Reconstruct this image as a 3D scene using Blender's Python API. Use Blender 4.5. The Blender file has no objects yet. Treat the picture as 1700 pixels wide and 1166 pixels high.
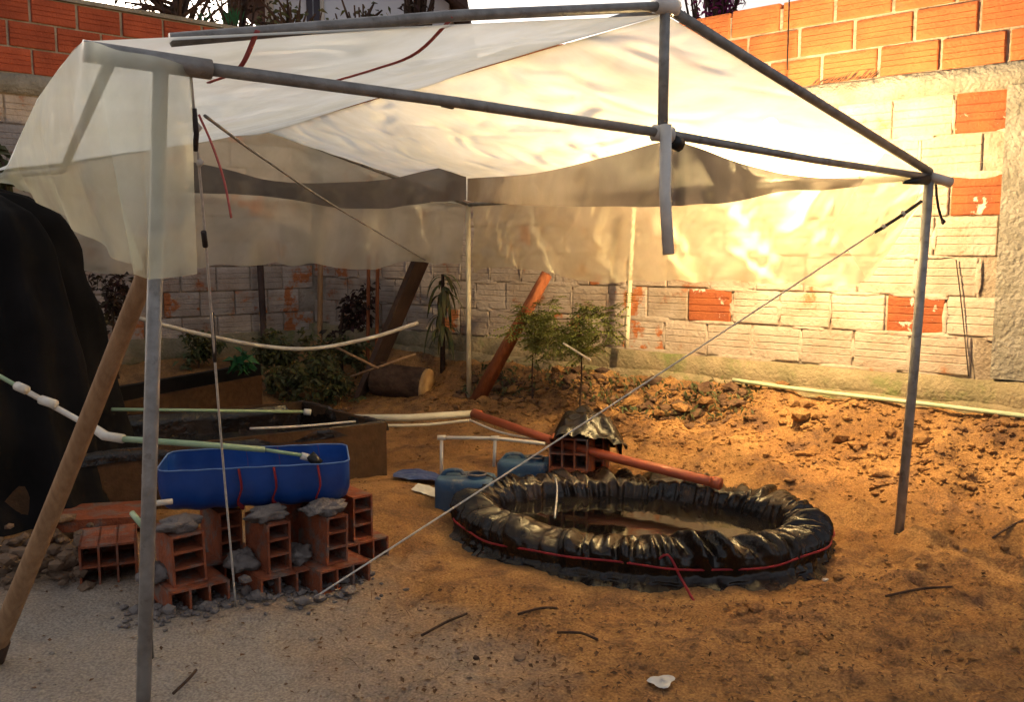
import bpy, math, random
import numpy as np
from mathutils import Vector, Matrix, Euler
R = math.radians
random.seed(7); rng = np.random.default_rng(7)
sc = bpy.context.scene
# ------------------------------------------------------------------ camera
PITCH = math.atan(169/1500.0); CH = 1.2
cam = bpy.data.cameras.new('camera'); cam.sensor_width = 36; cam.lens = 1500/1700*36
cam.clip_end = 400; cam.clip_start = 0.05
co = bpy.data.objects.new('camera', cam); sc.collection.objects.link(co)
co.location = (0, 0, CH); co.rotation_euler = (R(90)-PITCH, 0, 0); sc.camera = co
# ------------------------------------------------------------------ sky, sun, exposure
w = bpy.data.worlds.new('World'); sc.world = w; w.use_nodes = True
nt = w.node_tree; nt.nodes.clear()
so = nt.nodes.new('ShaderNodeOutputWorld'); bg = nt.nodes.new('ShaderNodeBackground'); sk = nt.nodes.new('ShaderNodeTexSky')
SUN_EL, SUN_AZ = R(13), R(-35)
sk.sky_type = 'NISHITA'; sk.sun_disc = False; sk.sun_elevation = SUN_EL; sk.sun_rotation = SUN_AZ
sk.air_density = 1.0; sk.dust_density = 7.0; sk.ozone_density = 1.0
hz = nt.nodes.new('ShaderNodeHueSaturation'); hz.inputs['Saturation'].default_value = .45; nt.links.new(sk.outputs[0], hz.inputs['Color'])   # high thin overcast greys the dusk sky
wm = nt.nodes.new('ShaderNodeMix'); wm.data_type = 'RGBA'; wm.blend_type = 'MULTIPLY'; wm.inputs[0].default_value = 1; wm.inputs[7].default_value = (1.0, .94, .91, 1); nt.links.new(hz.outputs[0], wm.inputs[6])
nt.links.new(wm.outputs[2], bg.inputs[0]); bg.inputs[1].default_value = 0.060
nt.links.new(bg.outputs[0], so.inputs[0])
sl = bpy.data.lights.new('sun', 'SUN'); sl.energy = 0.04; sl.angle = R(30); sl.color = (1, .86, .74)
slo = bpy.data.objects.new('sun', sl); sc.collection.objects.link(slo)
sd = Vector((math.sin(-SUN_AZ)*-1*math.cos(SUN_EL), math.cos(SUN_AZ)*math.cos(SUN_EL), math.sin(SUN_EL)))
slo.rotation_euler = sd.to_track_quat('Z', 'Y').to_euler()
sc.view_settings.view_transform = 'Standard'; sc.view_settings.look = 'None'
sc.view_settings.gamma = 1; sc.view_settings.exposure = 2.42
sc.view_settings.use_curve_mapping = False
sc.cycles.max_bounces = 10; sc.cycles.transparent_max_bounces = 16; sc.cycles.sample_clamp_indirect = 6
BULB_W = 480.0
# ------------------------------------------------------------------ placement helpers
cp, sp = math.cos(PITCH), math.sin(PITCH)
def ray(px, py):
    u, v = (px-850)/1500, (583-py)/1500
    return Vector((u, cp+v*sp, -sp+v*cp))
def at(px, py, d):                       # point d metres ahead
    r = ray(px, py); return Vector((0, 0, CH)) + r*(d/r.y)
def sstep(a, b, x):
    t = np.clip((x-a)/(b-a), 0, 1); return t*t*(3-2*t)
def vnoise(x, y, seed=0):
    xi = np.floor(x).astype(np.int64); yi = np.floor(y).astype(np.int64); fx = x-xi; fy = y-yi
    fx = fx*fx*(3-2*fx); fy = fy*fy*(3-2*fy)
    def h(a, b):
        n = (a*374761393 + b*668265263 + seed*974634777) & 0x7fffffff
        n = ((n ^ (n >> 13))*1274126177) & 0x7fffffff
        return ((n ^ (n >> 16)) & 0xffff)/65535.0
    return (h(xi, yi)*(1-fx)+h(xi+1, yi)*fx)*(1-fy)+(h(xi, yi+1)*(1-fx)+h(xi+1, yi+1)*fx)*fy
# walls: right wall from RO along RD, back wall from the corner
RO = Vector((2.18, 4.48, 0)); RD = Vector((-.7605, .6494, 0)).normalized(); RN = Vector((-RD.y, RD.x, 0))
if RN.y > 0: RN = -RN
BP = Vector((-3.5, 6.2, 0)); BD = Vector((.743, .669, 0)).normalized(); BN = Vector((BD.y, -BD.x, 0))
_s = np.linalg.solve(np.array([[RD.x, -BD.x], [RD.y, -BD.y]]), np.array([BP.x-RO.x, BP.y-RO.y]))[0]
CORNER = RO + RD*float(_s)
PC = (0.52, 3.70)                        # pond centre
PANG = math.atan2(3.47-3.93, 1.27+.25); PA, PB = 0.675, 0.44
FOOT = [(-.15, 2.55, .9), (.12, 2.72, 1.1), (.22, 3.0, .8), (.75, 2.62, 2.3), (.55, 2.85, 2.4), (1.1, 2.55, 2.1), (-.35, 3.05, 1.5), (-.45, 3.45, 1.7), (1.45, 3.05, 1.2), (-.25, 4.45, 2.0), (-.9, 2.75, .4), (1.35, 2.75, 1.0)]
def ground(x, y, fine=True):
    x = np.asarray(x, float); y = np.asarray(y, float)
    D = (x-RO.x)*RN.x + (y-RO.y)*RN.y
    D2 = (x-BP.x)*BN.x + (y-BP.y)*BN.y
    s = (x-RO.x)*RD.x + (y-RO.y)*RD.y
    n1 = vnoise(x*3+s, y*3, 1)-.5; n2 = vnoise(x*9, y*9, 2)-.5
    Dn = D + n1*.10 + n2*.05
    r = np.interp(Dn, [-1, .0, .10, .17, .30, .60, 1.0, 1.5], [.41, .42, .42, .38, .26, .155, .04, 0])
    b = np.interp(D2+n1*.3, [-1, 0, .3, .9, 1.8, 2.4], [.36, .36, .3, .17, .05, 0])
    h = np.maximum(r, b)
    h = h + .10*np.exp(-(((x+.70)/.42)**2+((y-4.0)/.42)**2))          # sand mound by the tank
    cx, cy = x-PC[0], y-PC[1]; a = -PANG
    ex = (cx*math.cos(a)-cy*math.sin(a))/(PA); ey = (cx*math.sin(a)+cy*math.cos(a))/(PB)
    e = np.sqrt(ex*ex+ey*ey)
    flat = np.clip((1.6-e)/.5, 0, 1)
    h = h*(1-flat*.6)
    hollow = -.30*np.clip((0.9-e)/.12, 0, 1)
    h = h + hollow
    near = np.clip(1-np.hypot(x, y)/14, 0, 1)
    if fine:
        rough = np.clip(.25 + 1.5*np.exp(-((D-.5)/.55)**2)*(s < 3.5) + 1.2*sstep(.5, 1.6, x)*(y < 3.9) + .5*np.exp(-(D2/.9)**2), 0, 1.8)
        f = .045*(vnoise(x*3.1, y*3.1, 3)-.5) + .05*np.clip(rough-.1, 0, 1)*(vnoise(x*4.7+5, y*4.7, 23)-.5) - .012*sstep(.60, .75, vnoise(x*5.5, y*4.0, 24)) + .030*rough*(vnoise(x*8, y*8, 4)-.5) + .026*rough*(vnoise(x*19, y*19, 5)-.5) \
            + .012*(rough+.15)*(vnoise(x*42, y*42, 6)-.5) + .005*(vnoise(x*75, y*75, 8)-.5)
        ridg = 1-np.abs(2*vnoise(x*12+3, y*12, 9)-1)
        f = f + .016*rough*(ridg-.5) + .035*rough*(np.abs(2*vnoise(x*6.5, y*6.5, 19)-1)-.4)*(D < 1.1)
        for fx, fy, fa in FOOT:
            dx, dy = x-fx, y-fy; a_ = dx*math.cos(fa)+dy*math.sin(fa); c_ = -dx*math.sin(fa)+dy*math.cos(fa)
            q = np.sqrt((a_/.13)**2+(c_/(.045+.012*np.sign(a_)))**2); f = f - .017*np.clip((1.15-q)/.35, 0, 1) + .008*np.exp(-((q-1.35)/.22)**2)
        h = h + f*near*(D > .02)*(e > .95) - .02*np.exp(-((D-.33)/.12)**2)*(D > .1)*(s > .3)
    else:
        h = h + .045*(vnoise(x*3.1, y*3.1, 3)-.5)*near
    return h
def G(x, y): return float(ground(np.array([x]), np.array([y]), False)[0])
def gp(px, py, lift=0):                  # where the pixel ray meets the ground
    r = ray(px, py); lo, hi = .5, 12.0
    for k in range(400):
        d = .8 + k*.03; p = Vector((0, 0, CH)) + r*(d/r.y)
        if p.z <= G(p.x, p.y)+lift: break
    p.z = G(p.x, p.y); return p
# ------------------------------------------------------------------ materials
def mat(name, c1, c2=None, scale=8, rough=.85, bump=.3, bscale=60, spec=.3, detail=5, extra=None, rand=0, stretch=None, coat=0, metal=0):
    m = bpy.data.materials.new(name); m.use_nodes = True; t = m.node_tree; N = t.nodes; L = t.links
    b = N['Principled BSDF']; b.inputs['Roughness'].default_value = rough; b.inputs['Specular IOR Level'].default_value = spec
    b.inputs['Metallic'].default_value = metal; b.inputs['Coat Weight'].default_value = coat
    g = N.new('ShaderNodeNewGeometry'); src = g.outputs['Position']
    if stretch:
        mp = N.new('ShaderNodeMapping'); mp.inputs['Scale'].default_value = stretch; L.new(src, mp.inputs[0]); src = mp.outputs[0]
    n = N.new('ShaderNodeTexNoise'); n.inputs['Scale'].default_value = scale; n.inputs['Detail'].default_value = detail; L.new(src, n.inputs['Vector'])
    cr = N.new('ShaderNodeValToRGB'); cr.color_ramp.elements[0].position = .35; cr.color_ramp.elements[1].position = .65
    c2 = c2 or tuple(x*.75 for x in c1)
    cr.color_ramp.elements[0].color = (*c1, 1); cr.color_ramp.elements[1].color = (*c2, 1)
    L.new(n.outputs['Fac'], cr.inputs[0]); col = cr.outputs[0]
    if extra:                                # (colour, scale, lo, hi): patches of a third colour
        n3 = N.new('ShaderNodeTexNoise'); n3.inputs['Scale'].default_value = extra[1]; n3.inputs['Detail'].default_value = 8; n3.inputs['Roughness'].default_value = .65
        L.new(src, n3.inputs['Vector'])
        r3 = N.new('ShaderNodeMapRange'); r3.inputs['From Min'].default_value = extra[2]; r3.inputs['From Max'].default_value = extra[3]; L.new(n3.outputs['Fac'], r3.inputs[0])
        mx = N.new('ShaderNodeMix'); mx.data_type = 'RGBA'; L.new(r3.outputs[0], mx.inputs[0]); L.new(col, mx.inputs[6]); mx.inputs[7].default_value = (*extra[0], 1); col = mx.outputs[2]
    if rand:
        oi = N.new('ShaderNodeObjectInfo'); hs = N.new('ShaderNodeHueSaturation'); mr = N.new('ShaderNodeMapRange')
        mr.inputs['To Min'].default_value = 1-rand; mr.inputs['To Max'].default_value = 1+rand
        L.new(oi.outputs['Random'], mr.inputs[0]); L.new(mr.outputs[0], hs.inputs['Value']); L.new(col, hs.inputs['Color']); col = hs.outputs[0]
    L.new(col, b.inputs['Base Color'])
    if bump:
        n2 = N.new('ShaderNodeTexNoise'); n2.inputs['Scale'].default_value = bscale; n2.inputs['Detail'].default_value = 6; L.new(src, n2.inputs['Vector'])
        bp = N.new('ShaderNodeBump'); bp.inputs['Strength'].default_value = bump; bp.inputs['Distance'].default_value = .02
        L.new(n2.outputs['Fac'], bp.inputs['Height']); L.new(bp.outputs[0], b.inputs['Normal'])
    return m
M = {}
M['soil'] = mat('soil', (.33, .18, .072), (.22, .112, .043), 3.5, .95, .55, 55, .1, extra=((.13, .07, .04), 6.5, .47, .68))
M['white'] = mat('whitewash', (.45, .375, .32), (.34, .265, .21), 5, .9, .5, 50, .15, extra=((.34, .13, .06), 5.0, .60, .68), rand=.10)
M['white2'] = mat('whitewash_smeared', (.47, .40, .35), (.36, .28, .225), 7, .9, .5, 50, .15, extra=((.42, .15, .06), 6.0, .52, .58), rand=.08)
M['exposed'] = mat('exposed_brick', (.30, .09, .035), (.23, .065, .03), 9, .85, .4, 70, .2, extra=((.60, .50, .42), 9.0, .60, .64), rand=.1)
M['orange'] = mat('orange_brick', (.40, .135, .055), (.31, .10, .042), 6, .85, .4, 60, .2, extra=((.30, .11, .06), 5, .6, .75), rand=.13)
M['redbrick'] = mat('red_orange_brick', (.38, .085, .04), (.28, .06, .03), 6, .85, .4, 60, .2, extra=((.2, .08, .05), 5, .6, .75), rand=.13)
M['mortar'] = mat('grey_mortar', (.36, .31, .26), (.25, .20, .16), 12, .95, .8, 40, .1)
M['whitemortar'] = mat('whitewashed_mortar', (.38, .32, .265), (.22, .17, .13), 6, .95, .7, 50, .1, extra=((.16, .10, .07), 9, .58, .72))
M['concrete'] = mat('rough_concrete', (.30, .275, .24), (.21, .19, .16), 9, .95, .9, 45, .1, extra=((.16, .13, .11), 20, .62, .75))
M['plinth'] = mat('mossy_plinth', (.30, .235, .15), (.19, .16, .095), 7, .95, .8, 50, .1, extra=((.14, .17, .06), 6, .55, .72))
M['steel'] = mat('galvanised_pipe', (.30, .29, .28), (.20, .19, .18), 25, .5, .15, 120, .5, metal=.25, extra=((.12, .10, .09), 18, .6, .72))
M['pvcgrey'] = mat('grey_pipe', (.70, .68, .64), (.58, .56, .53), 20, .45, .05, 80, .5)
M['rope'] = mat('white_rope', (.60, .55, .50), None, 60, .9, .2, 200)
M['darkrope'] = mat('dark_wire', (.04, .03, .03), None, 60, .7, .2, 200)
M['pvc'] = mat('white_pvc', (.66, .62, .56), (.52, .46, .38), 12, .4, .05, 60, .5)
M['pvcbright'] = mat('cream_pole', (.70, .64, .48), (.6, .52, .36), 12, .5, .1, 60, .4)
M['greenpipe'] = mat('green_pipe', (.24, .36, .20), (.32, .42, .27), 12, .4, .05, 60, .5)
M['palegreen'] = mat('pale_green_pipe', (.36, .44, .27), (.42, .46, .32), 12, .4, .05, 60, .5)
M['redpipe'] = mat('terracotta_pipe', (.42, .085, .030), (.33, .07, .028), 10, .4, .05, 60, .5, extra=((.28, .14, .08), 9, .6, .75))
M['wood'] = mat('pole_wood', (.36, .22, .12), (.26, .15, .08), 9, .7, .3, 60, .2, stretch=(6, 6, 1))
M['redwood'] = mat('reddish_wood', (.34, .11, .045), (.24, .075, .03), 9, .7, .3, 60, .2, stretch=(6, 6, 1))
M['strap'] = mat('faded_red_strap', (.46, .12, .11), (.40, .09, .09), 30, .8, .2, 100)
M['darkwood'] = mat('dark_board', (.095, .06, .05), (.06, .04, .035), 6, .85, .3, 60, .2)
M['board'] = mat('tank_board', (.085, .045, .024), (.06, .033, .018), 30, .9, .3, 90, .1)
M['bark2'] = mat('dark_rubble', (.17, .10, .058), (.08, .045, .03), 12, .95, .6, 40, .1)
M['cutwood'] = mat('cut_wood', (.55, .36, .17), (.42, .25, .11), 14, .8, .3, 60, .1)
M['bark'] = mat('bark', (.09, .055, .04), (.05, .032, .025), 18, .95, .8, 40, .1)
M['blackliner'] = mat('black_liner', (.008, .005, .004), (.018, .010, .006), 5, .22, .35, 22, .35, extra=((.042, .022, .012), 6, .54, .72))
_n = M['blackliner'].node_tree; _a = _n.nodes.new('ShaderNodeTexNoise'); _a.inputs['Scale'].default_value = 5; _a.inputs['Detail'].default_value = 6; _b = _n.nodes.new('ShaderNodeMapRange'); _b.inputs['From Min'].default_value = .38; _b.inputs['From Max'].default_value = .64; _b.inputs['To Min'].default_value = .13; _b.inputs['To Max'].default_value = .36
_g = _n.nodes.new('ShaderNodeNewGeometry'); _n.links.new(_g.outputs['Position'], _a.inputs['Vector']); _n.links.new(_a.outputs['Fac'], _b.inputs[0]); _n.links.new(_b.outputs[0], _n.nodes['Principled BSDF'].inputs['Roughness'])
M['tarp'] = mat('black_tarpaulin', (.004, .0035, .0035), (.009, .0075, .008), 4, .8, .35, 9, .15)
M['blue'] = mat('blue_drum_plastic', (.006, .055, .27), (.005, .038, .19), 6, .35, .08, 30, .5)
M['bluecan'] = mat('blue_can_plastic', (.035, .085, .16), (.028, .065, .12), 9, .5, .15, 40, .4, extra=((.26, .22, .18), 7, .58, .7))
M['bluetarp'] = mat('blue_scrap', (.05, .08, .22), None, 9, .5, .3, 20)
M['rimwhite'] = mat('worn_white_rim', (.14, .24, .48), None, 30, .5, 0)
M['red'] = mat('red_strap', (.28, .018, .024), (.20, .015, .02), 30, .7, .2, 100)
M['sack'] = mat('grey_cement_sack', (.20, .175, .165), (.13, .11, .105), 16, .9, .9, 28, .1)
M['brickterra'] = mat('hollow_brick_clay', (.30, .085, .038), (.20, .055, .026), 12, .85, .4, 70, .2, rand=.12, extra=((.17, .12, .10), 13, .48, .62))
M['black'] = mat('black_fitting', (.015, .015, .015), None, 10, .4, 0)
M['leaf1'] = mat('sapling_leaf', (.20, .21, .045), (.11, .13, .03), 20, .6, 0, spec=.3)
M['leaf2'] = mat('dark_leaf', (.055, .075, .025), (.10, .08, .03), 14, .6, 0, spec=.3)
M['leaf3'] = mat('green_leaf', (.014, .10, .030), (.010, .06, .02), 9, .55, 0, spec=.3)
M['maroon'] = mat('maroon_leaf', (.055, .022, .025), (.04, .035, .02), 9, .7, 0, spec=.2)
M['purple'] = mat('purple_leaf', (.34, .04, .20), (.12, .02, .08), 9, .7, 0, spec=.2)
M['dry'] = mat('dry_leaf', (.17, .09, .045), (.07, .038, .022), 8, .8, 0, spec=.1, rand=.2)
M['house'] = mat('pale_blue_render', (.74, .77, .84), (.68, .71, .79), 2, .9, .1, 30)
M['roof'] = mat('dark_roof_tile', (.10, .06, .05), None, 8, .9, .3, 30)
M['glassdark'] = mat('dark_window', (.05, .04, .06), None, 8, .3, 0)
M['paper'] = mat('white_scrap', (.62, .60, .56), None, 20, .7, .2, 40)
M['stone'] = mat('stone', (.24, .16, .11), (.15, .10, .07), 12, .95, .5, 40, .1, rand=.25)
M['water'] = mat('dark_water', (.012, .010, .008), None, 3, .04, .06, 6, .5)
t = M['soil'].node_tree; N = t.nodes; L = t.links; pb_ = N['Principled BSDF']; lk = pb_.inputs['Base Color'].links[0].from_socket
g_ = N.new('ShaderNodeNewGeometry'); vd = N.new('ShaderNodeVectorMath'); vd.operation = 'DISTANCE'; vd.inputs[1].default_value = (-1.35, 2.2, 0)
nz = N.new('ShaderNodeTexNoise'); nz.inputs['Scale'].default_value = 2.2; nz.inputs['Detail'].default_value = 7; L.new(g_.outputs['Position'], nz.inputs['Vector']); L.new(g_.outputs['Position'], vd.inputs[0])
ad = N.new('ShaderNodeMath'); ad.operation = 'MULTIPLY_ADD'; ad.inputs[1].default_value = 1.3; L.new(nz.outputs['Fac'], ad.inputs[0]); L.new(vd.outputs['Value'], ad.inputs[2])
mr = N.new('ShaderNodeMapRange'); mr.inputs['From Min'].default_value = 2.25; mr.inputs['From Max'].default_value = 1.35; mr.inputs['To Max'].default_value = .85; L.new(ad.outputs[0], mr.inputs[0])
mx = N.new('ShaderNodeMix'); mx.data_type = 'RGBA'; L.new(mr.outputs[0], mx.inputs[0]); L.new(lk, mx.inputs[6]); mx.inputs[7].default_value = (.30, .27, .235, 1)  # grey cement dust at left front, partly cool skylight put into the soil colour
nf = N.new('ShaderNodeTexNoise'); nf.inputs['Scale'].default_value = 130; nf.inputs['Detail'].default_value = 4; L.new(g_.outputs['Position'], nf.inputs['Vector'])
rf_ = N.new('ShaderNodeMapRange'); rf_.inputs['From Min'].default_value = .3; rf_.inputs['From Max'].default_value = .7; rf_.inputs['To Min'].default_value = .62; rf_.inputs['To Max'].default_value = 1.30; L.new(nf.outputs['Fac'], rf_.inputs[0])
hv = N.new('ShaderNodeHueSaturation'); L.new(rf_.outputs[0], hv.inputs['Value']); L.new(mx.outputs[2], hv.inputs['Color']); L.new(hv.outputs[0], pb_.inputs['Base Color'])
# translucent polythene
def plastic(name, tint, transp, gloss=.10, crease=.75):
    m = bpy.data.materials.new(name); m.use_nodes = True; t = m.node_tree; N = t.nodes; L = t.links; N.clear()
    o = N.new('ShaderNodeOutputMaterial'); g = N.new('ShaderNodeNewGeometry')
    n = N.new('ShaderNodeTexNoise'); n.inputs['Scale'].default_value = 2.4; n.inputs['Detail'].default_value = 6; n.inputs['Distortion'].default_value = 1.2; L.new(g.outputs['Position'], n.inputs['Vector'])
    n2 = N.new('ShaderNodeTexNoise'); n2.noise_type = 'RIDGED_MULTIFRACTAL'; n2.inputs['Scale'].default_value = 3.6; n2.inputs['Detail'].default_value = 5; n2.inputs['Distortion'].default_value = 1.0; n2.inputs['Roughness'].default_value = .55; L.new(g.outputs['Position'], n2.inputs['Vector'])
    bp = N.new('ShaderNodeBump'); bp.inputs['Strength'].default_value = crease; bp.inputs['Distance'].default_value = .045; L.new(n2.outputs['Fac'], bp.inputs['Height'])
    tr = N.new('ShaderNodeBsdfTransparent'); tr.inputs[0].default_value = (.97, .97, .95, 1)
    tl = N.new('ShaderNodeBsdfTranslucent'); tl.inputs[0].default_value = (*tint, 1); L.new(bp.outputs[0], tl.inputs['Normal'])
    n4 = N.new('ShaderNodeTexNoise'); n4.inputs['Scale'].default_value = 1.7; n4.inputs['Detail'].default_value = 9; n4.inputs['Roughness'].default_value = .72; n4.inputs['Distortion'].default_value = .8; L.new(g.outputs['Position'], n4.inputs['Vector'])
    st = N.new('ShaderNodeValToRGB'); st.color_ramp.elements[0].position = .30; st.color_ramp.elements[1].position = .62; st.color_ramp.elements[0].color = (*[q*k for q, k in zip(tint, (.80, .77, .66))], 1); st.color_ramp.elements[1].color = (*tint, 1)
    L.new(n4.outputs['Fac'], st.inputs[0]); L.new(st.outputs[0], tl.inputs[0])
    df = N.new('ShaderNodeBsdfDiffuse'); df.inputs[0].default_value = (*[x*.8 for x in tint], 1); L.new(bp.outputs[0], df.inputs['Normal'])
    gl = N.new('ShaderNodeBsdfGlossy'); gl.inputs['Roughness'].default_value = .28; L.new(bp.outputs[0], gl.inputs['Normal'])
    a = N.new('ShaderNodeMixShader'); a.inputs[0].default_value = .16; L.new(tl.outputs[0], a.inputs[1]); L.new(df.outputs[0], a.inputs[2])
    b = N.new('ShaderNodeMixShader'); b.inputs[0].default_value = gloss; L.new(a.outputs[0], b.inputs[1]); L.new(gl.outputs[0], b.inputs[2])
    mr = N.new('ShaderNodeMapRange'); mr.inputs['From Min'].default_value = .3; mr.inputs['From Max'].default_value = .7
    mr.inputs['To Min'].default_value = 1-transp-.10; mr.inputs['To Max'].default_value = 1-transp+.10; L.new(n.outputs['Fac'], mr.inputs[0])
    c = N.new('ShaderNodeMixShader'); mm = N.new('ShaderNodeMapRange'); mm.inputs['From Min'].default_value = .8; mm.inputs['From Max'].default_value = 2.2; mm.inputs['To Min'].default_value = 0; mm.inputs['To Max'].default_value = .16; L.new(n2.outputs['Fac'], mm.inputs[0])
    aa = N.new('ShaderNodeMath'); aa.operation = 'ADD'; aa.use_clamp = True; L.new(mr.outputs[0], aa.inputs[0]); L.new(mm.outputs[0], aa.inputs[1]); L.new(aa.outputs[0], c.inputs[0]); L.new(tr.outputs[0], c.inputs[1]); L.new(b.outputs[0], c.inputs[2])
    L.new(c.outputs[0], o.inputs[0]); return m
M['poly'] = plastic('milky_polythene', (.94, .93, .85), .06)
M['polyside'] = plastic('thin_milky_polythene', (.93, .91, .72), .46, .10, .35)
M['polyleft'] = plastic('greenish_polythene', (.84, .88, .76), .50)
M['polyclear'] = plastic('thin_folded_polythene', (.92, .90, .76), .62)
M['shade'] = plastic('grey_shade_cloth', (.23, .205, .20), .04, .02)
def emis(name, col, st):
    m = bpy.data.materials.new(name); m.use_nodes = True; b = m.node_tree.nodes['Principled BSDF']
    b.inputs['Emission Color'].default_value = (*col, 1); b.inputs['Emission Strength'].default_value = st; b.inputs['Base Color'].default_value = (.8, .8, .8, 1); return m
M['bulb'] = emis('lit_bulb', (1, .78, .45), 60)
# ------------------------------------------------------------------ object helpers
def link(o, parent=None):
    sc.collection.objects.link(o)
    if parent is not None: o.parent = parent
    return o
def tag(o, label=None, cat=None, group=None, kind=None):
    if label: o['label'] = label
    if cat: o['category'] = cat
    if group: o['group'] = group
    if kind: o['kind'] = kind
    return o
def empty(name, loc, label, cat, group=None, rz=0):
    o = bpy.data.objects.new(name, None); o.location = loc; o.rotation_euler = (0, 0, rz); o.empty_display_size = .05
    link(o); return tag(o, label, cat, group)
class MB:
    def __init__(s): s.v = []; s.f = []; s.smooth = False
    def box(s, c, size, rot=None, mt=None):
        mt = mt or (Euler(rot).to_matrix() if rot else Matrix.Identity(3)); b = len(s.v); c = Vector(c)
        for dx in (-.5, .5):
            for dy in (-.5, .5):
                for dz in (-.5, .5):
                    s.v.append(c + mt @ Vector((dx*size[0], dy*size[1], dz*size[2])))
        for q in ((0, 1, 3, 2), (4, 6, 7, 5), (0, 4, 5, 1), (2, 3, 7, 6), (0, 2, 6, 4), (1, 5, 7, 3)): s.f.append(tuple(b+i for i in q))
        return s
    def tube(s, pts, r, n=8, caps=True, flat=1.0):
        pts = [Vector(p) for p in pts]; rs = r if isinstance(r, (list, tuple)) else [r]*len(pts)
        prev = None; b0 = len(s.v)
        for i, p in enumerate(pts):
            t = (pts[min(i+1, len(pts)-1)]-pts[max(i-1, 0)]).normalized()
            if prev is None:
                a = Vector((0, 0, 1)) if abs(t.z) < .9 else Vector((1, 0, 0)); prev = t.cross(a).normalized()
            prev = (prev - t*prev.dot(t)).normalized(); q = t.cross(prev)
            for k in range(n):
                an = 2*math.pi*k/n; s.v.append(p + (prev*math.cos(an) + q*math.sin(an)*flat)*rs[i])
        for i in range(len(pts)-1):
            for k in range(n):
                a = b0+i*n+k; b = b0+i*n+(k+1) % n; s.f.append((a, b, b+n, a+n))
        if caps:
            s.f.append(tuple(b0+k for k in reversed(range(n)))); s.f.append(tuple(b0+(len(pts)-1)*n+k for k in range(n)))
        s.smooth = True; return s
    def surf(s, fn, nu, nv, closed_u=False):
        b = len(s.v)
        for i in range(nu):
            for j in range(nv): s.v.append(Vector(fn(i/(nu if closed_u else nu-1), j/(nv-1))))
        for i in range(nu if closed_u else nu-1):
            for j in range(nv-1):
                i2 = (i+1) % nu; s.f.append((b+i*nv+j, b+i2*nv+j, b+i2*nv+j+1, b+i*nv+j+1))
        s.smooth = True; return s
    def poly(s, pts):
        b = len(s.v); s.v += [Vector(p) for p in pts]; s.f.append(tuple(range(b, b+len(pts)))); return s
    def prism(s, outline, y0, y1):           # outline in (x,z), extruded in y
        b = len(s.v); n = len(outline)
        for y in (y0, y1):
            for x, z in outline: s.v.append(Vector((x, y, z)))
        for k in range(n): s.f.append((b+k, b+(k+1) % n, b+n+(k+1) % n, b+n+k))
        s.f.append(tuple(b+k for k in reversed(range(n)))); s.f.append(tuple(b+n+k for k in range(n))); return s
    def mesh(s, name, m):
        me = bpy.data.meshes.new(name); me.from_pydata([tuple(v) for v in s.v], [], s.f); me.materials.append(m)
        if s.smooth: me.polygons.foreach_set('use_smooth', [True]*len(me.polygons))
        me.update(); return me
    def build(s, name, m, parent=None, local=True):
        o = bpy.data.objects.new(name, s.mesh(name, m)); link(o)
        if parent is not None:
            o.parent = parent
            if not local:                    # verts given in world space
                bpy.context.view_layer.update(); o.matrix_parent_inverse = parent.matrix_world.inverted()
        return o
def sharp(o, angle=40):
    try: o.data.set_sharp_from_angle(angle=R(angle))
    except Exception: pass
    return o
def solo(mb, name, m, label, cat, group=None):          # a top-level thing of one mesh, verts in world space, origin at its first vertex
    c = sum((Vector(v) for v in mb.v), Vector())/len(mb.v); z = min(v[2] for v in mb.v); c.z = z
    mb.v = [Vector(v)-c for v in mb.v]; o = mb.build(name, m); o.location = c; return tag(o, label, cat, group)
def curve(pts, n=24):                                    # Catmull-Rom
    P = [Vector(p) for p in pts]; P = [P[0]*2-P[1]]+P+[P[-1]*2-P[-2]]; out = []
    seg = len(P)-3
    for k in range(n+1):
        t = k/n*seg; i = min(int(t), seg-1); t -= i; a, b, c, d = P[i:i+4]
        out.append(.5*((2*b)+(c-a)*t+(2*a-5*b+4*c-d)*t*t+(3*b-a-3*c+d)*t**3))
    return out
# ------------------------------------------------------------------ ground, one sheet
def axis(a, b, st, far):
    core = np.arange(a, b, st); up = b+np.cumsum(np.geomspace(st*1.5, far/3, 26)); dn = a-np.cumsum(np.geomspace(st*1.5, far/3, 26))
    return np.concatenate([dn[::-1], core, up])
gx = axis(-3.2, 3.4, .0155, 60); gy = axis(1.4, 7.9, .018, 60)
X, Y = np.meshgrid(gx, gy, indexing='ij'); Z = ground(X, Y)
nX, nY = X.shape; V = np.stack([X, Y, Z], -1).reshape(-1, 3)
idx = np.arange(nX*nY).reshape(nX, nY)
F = np.stack([idx[:-1, :-1], idx[1:, :-1], idx[1:, 1:], idx[:-1, 1:]], -1).reshape(-1, 4)
me = bpy.data.meshes.new('ground'); me.vertices.add(len(V)); me.vertices.foreach_set('co', V.ravel())
me.loops.add(F.size); me.loops.foreach_set('vertex_index', F.ravel().astype(np.int32)); me.polygons.add(len(F))
me.polygons.foreach_set('loop_start', np.arange(0, F.size, 4, dtype=np.int32)); me.polygons.foreach_set('loop_total', np.full(len(F), 4, np.int32))
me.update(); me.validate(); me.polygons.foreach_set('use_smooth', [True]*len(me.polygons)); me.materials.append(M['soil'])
tag(link(bpy.data.objects.new('ground', me)), kind='structure')
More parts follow.
